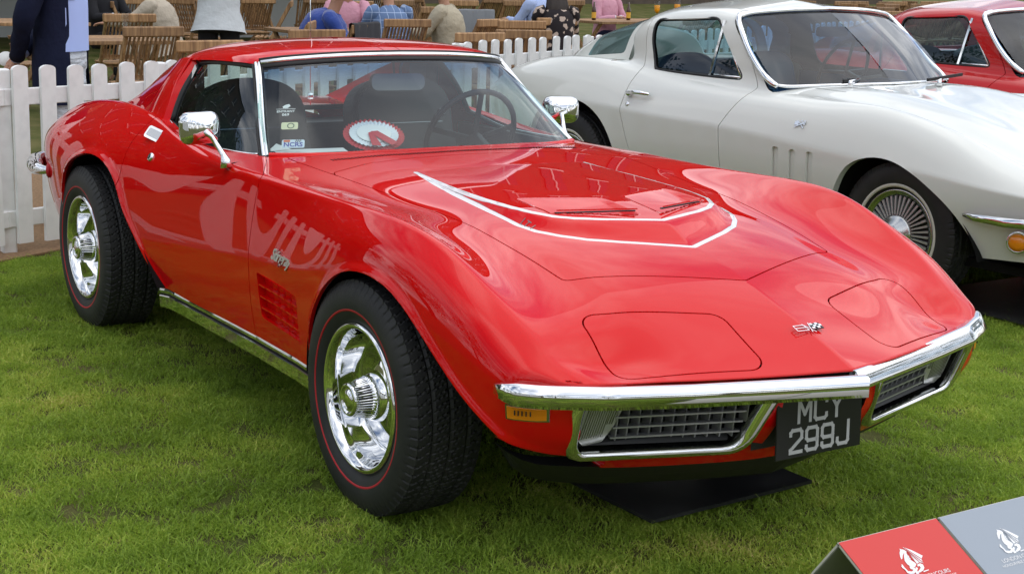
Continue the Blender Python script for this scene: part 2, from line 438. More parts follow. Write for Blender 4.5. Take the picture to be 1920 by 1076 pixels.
def c3_half():
    tv = [0,.24,.42,.52,.64,.76]
    # rows: (x, (y,z) x 6)  centre .. crown ; row 0 and last give x too
    R0 = [(1.045,0,.557),(.985,.24,.556),(.925,.42,.555),(.893,.505,.5545),(.858,.60,.554),(.805,.704,.556)]
    rows = [
     (.88, [(0,.622),(.24,.598),(.42,.572)], None),
    ]
    def row(x, ys, zs): return [(x,y,z) for y,z in zip(ys,zs)]
    P = [R0,
     [(.90,0,.615),(.86,.24,.60),(.82,.42,.590),(.79,.505,.581),(.765,.61,.574),(.735,.722,.602)],
     row(.68, (0,.24,.42,.50,.62,.732), (.688,.675,.659,.645,.634,.640)),
     row(.56, (0,.24,.42,.495,.625,.746), (.724,.716,.700,.687,.681,.704)),
     row(.44, (0,.24,.42,.488,.63,.757), (.752,.745,.728,.716,.718,.759)),
     row(.30, (0,.24,.42,.495,.638,.768), (.778,.772,.757,.748,.757,.812)),
     row(.15, (0,.24,.42,.503,.648,.784), (.800,.795,.782,.776,.790,.845)),
     row(.00, (0,.24,.42,.513,.655,.792), (.817,.812,.802,.799,.815,.8555)),
     row(-.20, (0,.24,.42,.534,.66,.788), (.834,.830,.820,.815,.826,.854)),
     row(-.415, (0,.24,.42,.556,.67,.784), (.850,.847,.838,.832,.836,.849)),
     row(-.67, (0,.24,.42,.583,.69,.786), (.870,.867,.859,.851,.847,.846)),
     [(-.84,0,.882),(-.842,.24,.879),(-.845,.42,.872),(-.85,.60,.861),(-.85,.70,.853),(-.85,.79,.845)],
     [(-.96,0,.890),(-.972,.24,.888),(-1.01,.42,.882),(-1.085,.60,.868),(-1.12,.69,.858),(-1.13,.788,.8405)],
    ]
    P = np.array(P, float); ts = np.r_[0, np.cumsum(np.linalg.norm(np.diff(P.mean(1), axis=0), axis=1))]
    NU, NV = 190, 76
    G = natspl(ts, P, np.linspace(0, ts[-1], NU))                   # (NU, 6, 3)
    TOP = np.transpose(natspl(tv, np.transpose(G,(1,0,2)), np.linspace(0,tv[-1],NV)), (1,0,2))   # (NU,NV,3)
    crown = TOP[:,-1]; nose = TOP[0]
    # rear part of the top edge
    Tr = np.array([(-3.45,.60,.80),(-3.1,.655,.868),(-2.8,.68,.912),(-2.5,.69,.936),(-2.25,.70,.938),(-2.0,.715,.917),(-1.75,.745,.885),(-1.5,.77,.856),(-1.3,.782,.843),(-1.13,.788,.8405),(-.85,.79,.845)])
    NR = 200
    tr = natspl(Tr[:,0], Tr, np.linspace(-3.45,-1.13,NR)); tr[-1] = crown[-1]
    T = np.vstack([tr, crown[::-1][1:], nose[::-1][1:]])            # tail -> nose corner -> centre
    NT = len(T); tau = np.arange(NT)
    ic = NR+NU-2                                                     # index of the nose corner
    def kx(x): return np.interp(x, T[:ic+1,0], tau[:ic+1])
    def ky(y): return np.interp(-y, -T[ic:,1], tau[ic:])
    cols = [  # key, A, B, D, E  (y,z) or (x,y,z)
     (-3.45,(.70,.72),(.73,.60),(.72,.48),(.69,.38)), (-3.1,(.78,.765),(.825,.63),(.81,.49),(.78,.37)),
     (-2.8,(.80,.80),(.868,.66),(.86,.50),(.82,.35)), (-2.5,(.805,.825),(.88,.69),(.872,.51),(.83,.33)),
     (-2.25,(.808,.825),(.88,.69),(.872,.51),(.83,.33)), (-2.0,(.81,.80),(.866,.60),(.86,.47),(.825,.325)),
     (-1.75,(.812,.765),(.852,.548),(.845,.44),(.815,.32)), (-1.5,(.812,.75),(.842,.54),(.835,.43),(.812,.315)),
     (-1.3,(.811,.748),(.838,.55),(.831,.43),(.81,.312)), (-1.06,(.811,.748),(.836,.57),(.829,.44),(.808,.31)),
     (-.83,(.812,.748),(.836,.59),(.829,.45),(.808,.31)), (-.6,(.812,.75),(.841,.606),(.833,.45),(.81,.308)),
     (-.4,(.822,.762),(.857,.63),(.848,.47),(.822,.305)), (-.2,(.838,.785),(.872,.67),(.864,.50),(.83,.30)),
     (0,(.845,.80),(.879,.70),(.871,.51),(.832,.30)), (.2,(.843,.785),(.878,.685),(.870,.50),(.83,.31)),
     (.371,(.835,.745),(.873,.635),(.863,.49),(.826,.33)), (.552,(.822,.682),(.861,.588),(.851,.475),(.818,.355)),
     (.70,(.693,.80,.607),(.682,.838,.548),(.675,.832,.448),(.66,.812,.358)),
     (.782,(.765,.765,.572),(.750,.800,.527),(.739,.795,.425),(.680,.762,.330)),
    ]
    ncols = [
     (.64,(.817,.70,.542),(.795,.728,.505),(.783,.728,.415),(.703,.668,.309)),
     (.52,(.868,.545,.538),(.845,.56,.495),(.828,.552,.405),(.743,.496,.292)),
     (.36,(.925,.37,.536),(.902,.375,.49),(.880,.372,.405),(.792,.317,.286)),
     (.18,(.975,.18,.536),(.952,.18,.49),(.926,.18,.405),(.833,.13,.283)),
     (0,(1.01,0,.536),(.98,0,.49),(.950,0,.41),(.853,0,.290))]
    K = []; L4 = []
    for c in cols:
        K.append(kx(c[0])); L4.append([p if len(p) == 3 else (c[0],)+p for p in c[1:]])
    for c in ncols: K.append(ky(c[0])); L4.append(list(c[1:]))
    L4 = natspl(K, np.array(L4, float), tau)                         # (NT,4,3)
    Ls = [T]+[L4[:,j] for j in range(4)]
    NS = 70
    SIDE = np.transpose(splcrease([0,.11,.27,.40,.56], np.stack(Ls,0), np.linspace(0,.56,NS), breaks=(2,)), (1,0,2))
    # shelf beside the glass and inner slope of the rear fender
    Gl = np.array([(-3.45,.42,.80),(-3.1,.46,.862),(-2.8,.49,.893),(-2.5,.515,.906),(-2.25,.58,.915),(-2.05,.645,.915),(-1.9,.675,.899),(-1.75,.69,.878),(-1.6,.695,.863),(-1.4,.69,.859),(-1.25,.672,.863),(-1.13,.648,.868),(-1.09,.60,.868)])
    gl = natspl(Gl[:-1,0], Gl[:-1], np.linspace(-3.45,-1.13,NR))
    # front end of shelf meets the last row of TOP between y .648 and .788
    last = TOP[-1]; NH = 16
    ends = np.array([[np.interp(y, last[:,1], last[:,k]) for k in range(3)] for y in np.linspace(.648,.788,NH)])
    w = np.linspace(0,1,NH)[None,:,None]
    SH = gl[:,None,:]*(1-w)+tr[:,None,:]*w
    bow = np.interp(tr[:,0], [-3.45,-2.9,-2.3,-1.9,-1.5,-1.13], [.0,-.012,-.02,-.006,.006,.0])
    SH[:,:,2] += bow[:,None]*np.sin(np.linspace(0,PI,NH))[None,:]
    blend = np.clip((tr[:,0]+1.25)/.12, 0, 1)[:,None,None]
    SH = SH*(1-blend)+(ends[None]*blend)
    SH[:,:,0] = np.where(blend[:,:,0] > 0, SH[:,:,0]*(1-blend[:,:,0])+tr[:,0][:,None]*blend[:,:,0], SH[:,:,0])
    SH[-1] = ends; SH[:,-1] = tr
    # deck
    nd = int((np.linspace(-3.45,-1.13,NR) <= -2.25).sum()); cz = np.interp(gl[:nd,0], [-3.45,-3.1,-2.8,-2.5,-2.25], [.80,.865,.893,.90,.90])
    wd = np.linspace(0,1,12)[None,:,None]; cc = np.stack([gl[:nd,0], 0*cz, cz+.012], 1)
    DK = cc[:,None,:]*(1-wd)+gl[:nd][:,None,:]*wd
    parts = []
    def add(Gd, flip):
        nu, nv = Gd.shape[:2]; parts.append((Gd.reshape(-1,3), grid_faces(nu,nv,0,flip)))
    add(TOP, True); add(SIDE, False); add(SH, True); add(DK, True)
    V, F = merge_surf(parts)
    # orientation: force each to point outwards
    S = Surf(V, F); 
    Fn = []
    for f in S.F:
        a = V[f[0]]; n = np.cross(V[f[1]]-a, V[f[2]]-a); c = V[list(f)].mean(0)
        out = np.array([max(0,(c[0]-.3))*2, c[1]*1.6 if c[2] < .83 else .35*c[1], 1.0 if c[2] > .70 or (c[0] > .3 and c[1] < .74 and c[2] > .5572) else .15])
        Fn.append(f if n@out > 0 else tuple(reversed(f)))
    # round the crown edge and the side crease
    D, _ = seg_dist(V[:,[0,2]], T[:ic+1][::3][:,[0,2]], closed=False)
    dT = np.full(len(V), 9.0)
    Tt = T[:ic+1][::2]
    for i in range(0, len(V), 4000): dT[i:i+4000] = np.sqrt(((V[i:i+4000,None,:]-Tt[None])**2).sum(2)).min(1)
    rad = np.interp(V[:,0], [-3.4,-2.2,-1.2,-.3,.1,.8], [.10,.09,.05,.05,.022,.016])
    w = np.clip(1-dT/rad, 0, 1)
    bl = L4[:ic+1:2,1]; dB = np.full(len(V), 9.0)
    for i in range(0, len(V), 4000): dB[i:i+4000] = np.sqrt(((V[i:i+4000,None,:]-bl[None])**2).sum(2)).min(1)
    radB = np.interp(V[:,0], [-3.4,-2.2,-1.6,-.5,-.2,.8], [.12,.10,.025,.025,.07,.06])
    w2 = np.clip(1-dB/radB, 0, 1)
    pin = np.ones((len(V),3)); pin[V[:,1] < 1e-6,1] = 0
    edge = np.zeros(len(V), bool); q = T[ic:][:,None]
    V = laplace(V, Fn, np.clip(w,0,1), 14, pin); V = laplace(V, Fn, w2, 16, pin)
    return Surf(V, Fn).normals(), T

ARCH_F = smooth_poly([(-.352,.20),(-.343,.309),(-.336,.418),(-.274,.529),(-.165,.629),(-.042,.687),(.1,.703),(.221,.683),(.337,.628),(.477,.534),(.61,.446),(.70,.398),(.76,.355),(.80,.28)], 3)
ARCH_R = smooth_poly([(-2.80,.18),(-2.765,.30),(-2.719,.447),(-2.66,.60),(-2.532,.69),(-2.351,.737),(-2.153,.720),(-2.031,.656),(-1.934,.557),(-1.832,.471),(-1.722,.368),(-1.63,.29),(-1.60,.2)], 3)
DOME_O = [(-.62,.338),(-.45,.362),(-.31,.375),(-.1,.384),(.06,.383),(.13,.366),(.193,.325),(.25,.27),(.30,.19),(.345,.10),(.392,0)]
DOME_I = [(-.62,.338),(-.45,.352),(-.33,.359),(-.16,.360),(-.04,.350),(.05,.332),(.114,.297),(.155,.25),(.19,.18),(.22,.09),(.247,0)]
def ring(poly): return np.vstack([np.array(poly)[:-1], [poly[-1]], np.array(poly)[::-1][1:]*[1,-1]])

def dome(V):
    """raised power bulge between the two stripes, with the two sunken grille scoops"""
    P = V[:,:2].copy(); up = (V[:,0] > -1.2)&(V[:,0] < .5)&(V[:,1] < .55)&(V[:,2] > .7)
    o = ring([(-1.4,.20)]+DOME_O); i_ = ring([(-1.4,.19)]+DOME_I)
    do = sdf(P, o); di = sdf(P, i_)
    t = np.where(di < 0, 1, np.where(do > 0, 0, do/np.minimum(-1e-6, do-di)))
    t = np.clip(t,0,1); t = t*t*(3-2*t)
    fade = np.interp(V[:,0], [-1.0,-.62,-.2,.05,.3], [0,0,.6,1,1])
    sidew = np.clip((-do)/.05, 0, 1) if False else 1
    h = .030*t*fade*sidew
    # scoops
    x, y = V[:,0], V[:,1]; xf = .19-(y-.035)*.42; s = np.clip((x-(xf-.20))/.185, 0, 1)
    edge = np.clip((y-.040)/.010,0,1)*np.clip((.285-y)/.012,0,1); lip = (x < xf-.004)
    h = h-.022*s*edge*lip
    W = V.copy(); W[:,2] += np.where(up, h, 0); return W

def build_red_car():
    car = empty('sports_car', 'glossy red coupe with twin white bonnet stripes and plate MCY 299J', 'car')
    H, T = c3_half()
    H.V = dome(H.V)
    # rolled flare round the wheel openings
    for A in (ARCH_F, ARCH_R):
        d, ins = seg_dist(H.V[:,[0,2]], A, closed=False); m = (H.V[:,1] > .6)&(H.V[:,2] < .80)&(H.V[:,2] > .1)
        dd = np.abs(d); b = np.clip(1-dd/.026, 0, 1); H.V[:,1] += np.where(m, .010*(b*b*(3-2*b)), 0)
    H.normals()
    V = H.V
    big = 9.0
    sideM = lambda S: (S.V[:,1] > .5)&(S.V[:,2] < .78)
    def farch(S, A, ymin=.55):
        d = sdf(S.V[:,[0,2]], np.vstack([A, [(A[-1][0], 0), (A[0][0], 0)]])); return np.where(S.V[:,1] > ymin, -d, -big)
    S = H.clip(farch(H, ARCH_F)); S = S.clip(farch(S, ARCH_R)); 
    g = .0023
    HL = [(.733,.186),(.962,.209),(.838,.583),(.606,.562)]
    def fhl(S):
        d = sdf(S.V[:,:2], HL, .045); return np.where((S.V[:,2] > .5)&(S.N[:,2] > .3), d, big)
    hood_poly = [(.618,-.001),(.440,.482),(.19,.501),(.025,.511),(-.203,.534),(-.415,.556),(-.70,.590),(-.735,.575),(-.80,.42),(-.815,.24),(-.82,-.001)]
    hp = np.array(hood_poly); hpf = np.vstack([hp, hp[::-1]*[1,-1]])
    def fhood(S):
        # rounded front corners
        d = sdf(S.V[:,:2], hpf[[0,1,2,3,4,5,6,7,8,9,10]+[12,13,14,15,16,17,18,19,20]], .02); return np.where(S.V[:,2] > .6, d, big)
    wip = [(-.70,.590),(-.735,.575),(-.80,.42),(-.815,.24),(-.82,0)]
    wpoly = np.array([(-.70,.590),(-.735,.575),(-.80,.42),(-.815,.24),(-.82,-.01),(-.925,-.01),(-.93,.24),(-.955,.40),(-1.015,.55),(-1.045,.60),(-.95,.607),(-.80,.600)])
    def fwip(S): return np.where(S.V[:,2] > .6, sdf(S.V[:,:2], wpoly, .004), big)
    def fdoor(S):
        x, y, z = S.V.T; xf = -.828-np.clip(.782-y, 0, 1)*2.0-np.clip((z-.845)/.02,0,0)
        xr = -2.022+np.clip((z-.80)/.1,0,1)**2*.03
        return np.maximum(np.maximum(x-xf, xr-x), .31-z)
    hl = S.clip(fhl(S)+g); S = S.clip(-(fhl(S)-g)); 
    hood = S.clip(fhood(S)+g); S = S.clip(-(fhood(S)-g))
    wiper = S.clip(fwip(S)+g); S = S.clip(-(fwip(S)-g))
    door = S.clip(fdoor(S)+g); S = S.clip(-(fdoor(S)-g))
    vent = [(-.764,.545),(-.444,.531),(-.434,.512),(-.437,.39),(-.737,.399),(-.748,.412)]
    def fvent(S): return np.where((S.V[:,1] > .7)&(S.V[:,2] < .65), sdf(S.V[:,[0,2]], vent, .004), big)
    S = S.clip(-fvent(S))
    OPEN = [(.683,.515),(.668,.358),(.228,.343),(.192,.515)]
    def fopen(S, e=0.): return np.where((S.V[:,0] > .70)&(S.N[:,0] > .3), sdf(S.V[:,[1,2]], OPEN, .03)-e, big)
    S = S.clip(-fopen(S))
    fpl = lambda S: np.where((S.V[:,0] > .85)&(S.N[:,0] > .25), np.maximum(S.V[:,1]-.152, np.abs(S.V[:,2]-.425)-.088), big)
    S = S.clip(-fpl(S), lip=False)
    def lipv(p, n):
        if n[1] > .45 and p[2] < .76 and p[1] > .6:
            for A in (ARCH_F, ARCH_R):
                if seg_dist(np.array([[p[0],p[2]]]), A, False)[0][0] < .01: return (0,-.045,0)
            if p[0] < -.4 and p[0] > -.8: return (0,-.03,0)
        if p[0] > .70 and p[2] < .53 and n[0] > .3: return (-.05,0,0)
        return tuple(-n*.012)
    both = lambda s: s.joined(s.mirrored())
    both(S).build('body', [M_RED], car, lipvec=lipv)
    # bonnet: stripe paint follows the two outlines
    def stripe(S, polys):
        for poly in polys:
            o = ring(poly); full = np.array(poly)
            d, _ = seg_dist(S.V[:,:2], full, False)
            S2a = S.clip(d-.0075, lip=False); S2b = S.clip(-(d-.0075), lip=False)
            S2a.mi = [1]*len(S2a.F)
            n0 = len(S2b.F); S = S2b.joined(S2a); S.cut = S2b.cut+[(a+len(S2b.V),b+len(S2b.V)) for a,b in S2a.cut]
        for poly in polys:
            d, _ = seg_dist(S.V[:,:2], np.array(poly), False)
            for w_, lo in ((.0009, 0),(.0009,.0082)):
                dd = np.abs(d-lo)-w_
                Sa = S.clip(dd, lip=False); Sb = S.clip(-dd, lip=False); Sa.mi = [2]*len(Sa.F); S = Sb.joined(Sa)
                d, _ = seg_dist(S.V[:,:2], np.array(poly), False)
        return S
    rear_fix = lambda P: [p for p in P]
    hoodS = stripe(hood, [DOME_O, DOME_I])
    hh = both(hoodS); bonnet = hh.build('bonnet', [M_RED, M_STRIPE, M_STRIPELINE], car)
    wp = both(wiper).build('wiper_panel', [M_RED], car)
    hl.build('headlamp_door', [M_RED], car); hl.mirrored().build('headlamp_door', [M_RED], car)
    dl = door.build('door', [M_RED], car, lipvec=lipv); dr = door.mirrored(); 
    dro = dr.build('door', [M_RED], car, lipvec=lambda p,n: (-np.array(n)*.012) if not (p[2]<.75 and abs(p[0]+1.9)<.35 and seg_dist(np.array([[p[0],p[2]]]), ARCH_R, False)[0][0] < .01) else (0,.045,0))
    # dark backing under the shut lines
    mb = MB(); mb.box((.60,0,.50), (.5,.9,.02)); mb.box((-.2,0,.60), (1.5,1.2,.02)); mb.build('inner_panel', M_UNDER, car)
    back = Surf(H.V-H.N*.016, H.F, H.mi).clip(np.where((H.V[:,0] > -1.1)&(H.V[:,2] > .5)&(H.N[:,2] > .35), -1.0, 1.0), lip=False)
    d2 = sdf(back.V[:,:2], [(-1.2,-1),(-1.2,.74),(.6,.72),(.80,.68),(1.02,.10),(1.03,-1)]) if False else None
    both(back).build('inner_skin', [M_UNDER], car, lip=0)
    bk = Surf(H.V-H.N*.016, H.F, H.mi); m = (H.V[:,1] > .55)&(H.V[:,0] < -.36)&(H.V[:,0] > -2.1)&(H.N[:,2] <= .5)
    bk.N = H.N; bk = bk.clip(np.where(m, -1.0, 1.0), lip=False); bk = bk.clip(farch(bk, ARCH_R), lip=False); bk = bk.clip(-(np.where(bk.V[:,1] > .7, sdf(bk.V[:,[0,2]], vent), big)), lip=False)
    bk.build('door_inner_skin', [M_UNDER], car, lip=0); bk.mirrored().build('door_inner_skin', [M_UNDER], car, lip=0)
    c3_details(car, H, T, vent, OPEN, dro, dl)
    return car, H
def text_mesh(s, size=1.0, extrude=0.0, shear=0.0, bold=0.0, align='CENTER', spacing=1.0):
    cu = bpy.data.curves.new('t', 'FONT'); cu.body = s; cu.size = size; cu.extrude = extrude; cu.shear = shear; cu.offset = bold; cu.align_x = align; cu.align_y = 'CENTER'
    cu.space_character = spacing; cu.resolution_u = 3
    o = bpy.data.objects.new('t', cu); COL.objects.link(o); dg = bpy.context.evaluated_depsgraph_get(); dg.update()
    me = bpy.data.meshes.new_from_object(o.evaluated_get(dg)); bpy.data.objects.remove(o); return me
def put_text(name, s, size, M, m, parent=None, fn=None, **kw):
    me = text_mesh(s, size, **kw); me.materials.clear(); me.materials.append(m)
    for v in me.vertices:
        p = M @ v.co; v.co = fn(p) if fn else p
    me.update(); return ob(name, me, parent)
def frame(o, x, n):
    """matrix with local X along x, local Z along n"""
    x = Vector(x).normalized(); n = Vector(n); n = (n-x*n.dot(x)).normalized(); y = n.cross(x)
    M = Matrix((x,y,n)).transposed().to_4x4(); M.translation = Vector(o); return M
def rrect(w, h, r, n=4):
    out = []
    for cx, cy, a0 in ((w/2-r,h/2-r,0),(-w/2+r,h/2-r,90),(-w/2+r,-h/2+r,180),(w/2-r,-h/2+r,270)):
        for k in range(n+1): a = math.radians(a0+90*k/n); out.append((cx+r*math.cos(a), cy+r*math.sin(a)))
    return out
def round_poly(P, r, n=4):
    out = []; P = [np.array(p, float) for p in P]; K = len(P)
    for i in range(K):
        a, b, c = P[i-1], P[i], P[(i+1)%K]; u = (a-b)/np.linalg.norm(a-b); v = (c-b)/np.linalg.norm(c-b)
        for k in range(n+1):
            t = k/n; out.append(b+u*r*(1-t)**2+v*r*t*t)
    return np.array(out)
def strokes(mb, S, w, M, z=0.0, x0=0.0, y0=0.0, sx=1.0, sy=1.0, th=0.001):
    k = 0
    for st in S:
        for a, b in zip(st[:-1], st[1:]):
            A = Vector((x0+a[0]*sx, y0+a[1]*sy, z+k*1.5e-4)); B = Vector((x0+b[0]*sx, y0+b[1]*sy, z+k*1.5e-4)); k = (k+1) % 3
            d = (B-A).normalized(); A -= d*w*.48; B += d*w*.48; n = Vector((-d.y,d.x,0))*w/2
            V = [A-n, B-n, B+n, A+n]; V = [tuple(M @ v) for v in V]+[tuple(M @ (v-Vector((0,0,th)))) for v in V]
            mb.add(V, [(0,1,2,3),(0,4,5,1),(1,5,6,2),(2,6,7,3),(3,7,4,0)])
GL = {'M':[[(0,0),(0,1),(.5,.35),(1,1),(1,0)]], 'C':[[(1,.8),(1,.9),(.85,1),(.15,1),(0,.88),(0,.12),(.15,0),(.85,0),(1,.1),(1,.2)]], 'Y':[[(0,1),(.5,.48),(1,1)],[(.5,.48),(.5,0)]],
 '2':[[(0,.8),(0,.9),(.15,1),(.85,1),(1,.88),(1,.62),(0,.12),(0,0),(1,0)]], '9':[[(1,.52),(.85,.44),(.15,.44),(0,.55),(0,.88),(.15,1),(.85,1),(1,.88),(1,.12),(.85,0),(.15,0),(0,.1),(0,.18)]],
 'J':[[(1,1),(1,.12),(.85,0),(.15,0),(0,.12),(0,.26)]]}

def make_tyre(R, w, r_in, n=432, seed=0):
    """tyre cross-section lathed with cut tread blocks; outer face towards -Y (local)"""
    h = w/2
    prof = [(r_in-.006,-h*.70),(r_in+.004,-h*.80),(r_in+.014,-h*.88),(r_in+.032,-h*.97),(R-.080,-h*1.02),(R-.055,-h*1.015),(R-.036,-h*.985),(R-.022,-h*.94),(R-.014,-h*.90),(R-.007,-h*.86)]
    nt = 27; ys = np.linspace(-h*.845, h*.845, nt); fl = len(prof)
    prof += [(R+.001-.006*(abs(y)/h)**3, y) for y in ys]
    prof += [(r, -y) for r, y in reversed(prof[:fl])]
    def mod(i, a, r, y):
        k = a/(2*PI)*72
        if fl <= i < fl+nt:
            j = i-fl; g = 0
            if j in (6,13,20): g = .006
            elif j < 6 or j > 20:
                ph = (k+ (0.25*math.sin(j*1.3)) + (.5 if j > 20 else 0)) % 1.0
                if ph < .14: g = .0045
            else:
                ph = (k*1.0+ j*.42) % 1.0
                if ph < .14: g = .004
            return r-g, y
        if fl-3 <= i < fl or fl+nt <= i < fl+nt+3:
            ph = (k+.2) % 1.0
            if ph < .17: return r-.003, y*.988
        return r, y
    mb = MB(); mb.lathe(prof, n, 'y', mod); K = len(prof)-1; mb.S = [not (fl-3 <= (i % K) < fl+nt+2) for i in range(len(mb.F))]; return mb
def wheel_red(car, x, side, wy):
    """part of the car: mesh 'wheel' is the bright rim, its children tyre, red_line and hub_cap"""
    loc = (x, side*wy, .329)
    mb = MB()
    # rim: trim ring, deep barrel, spider with five pressed lobes
    prof = [(.196,.03),(.214,.010),(.2165,-.004),(.212,-.012),(.204,-.013),(.197,-.006),(.190,.010),(.186,.030),(.182,.062),(.172,.082)]
    mb.lathe([(r,-h*-1) for r,h in prof], 96)
    def lob(i, a, r, y):
        k = (math.cos(5*a)+1)/2; s = math.sin(PI*min(1,max(0,(r-.072)/(.172-.072))))
        return r, y+.008*s*k
    mb.lathe([(.172,.082),(.166,.086),(.158,.083),(.148,.078),(.136,.072),(.124,.066),(.112,.061),(.100,.057),(.090,.054),(.080,.052),(.072,.051)], 120, 'y', lob)
    mb.lathe([(.075,.056),(.068,.030),(.060,.028)], 48)
    rim = mb.build('wheel', M_CHROME, car); 
    mt = make_tyre(.337, .235, .205); ty = mt.build('tyre', M_RUBBER, rim)
    for v in ty.data.vertices: v.co.y += .098
    rl = MB(); rl.lathe([(.2475,-.0185),(.2478,-.0205),(.2525,-.0212),(.2550,-.0205),(.2555,-.0185)], 96); rl.build('red_line', M_REDLINE, rim)
    # fluted hub
    hc = MB()
    def fl(i, a, r, y):
        if i in (2,3): 
            return r*(1-.09*(1 if (a/(2*PI)*44) % 1 < .5 else 0)), y
        return r, y
    hc.lathe([(.062,.030),(.062,.018),(.0585,.014),(.050,-.028),(.048,-.032),(.0475,-.038),(.044,-.042),(.038,-.042),(.036,-.038),(.029,-.037),(.027,-.041),(.012,-.043),(.0005,-.0435)], 176, 'y', fl)
    hub = hc.build('hub_cap', M_CHROME, rim)
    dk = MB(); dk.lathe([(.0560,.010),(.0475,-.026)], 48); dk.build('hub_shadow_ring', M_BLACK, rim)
    bk = MB(); bk.lathe([(.19,.10),(.05,.10),(.001,.10)], 32); bk.build('brake_drum', M_UNDER, rim)
    rim.location = loc
    if side > 0: rim.rotation_euler = (0,0,PI)
    return rim
def wheel_copy(rim, x, side, wy, z=.329):
    r = rim.copy(); COL.objects.link(r); r.location = (x, side*wy, z); r.rotation_euler = (0,.9*x,PI if side > 0 else 0)
    for c in rim.children:
        d = c.copy(); COL.objects.link(d); d.parent = r
    return r

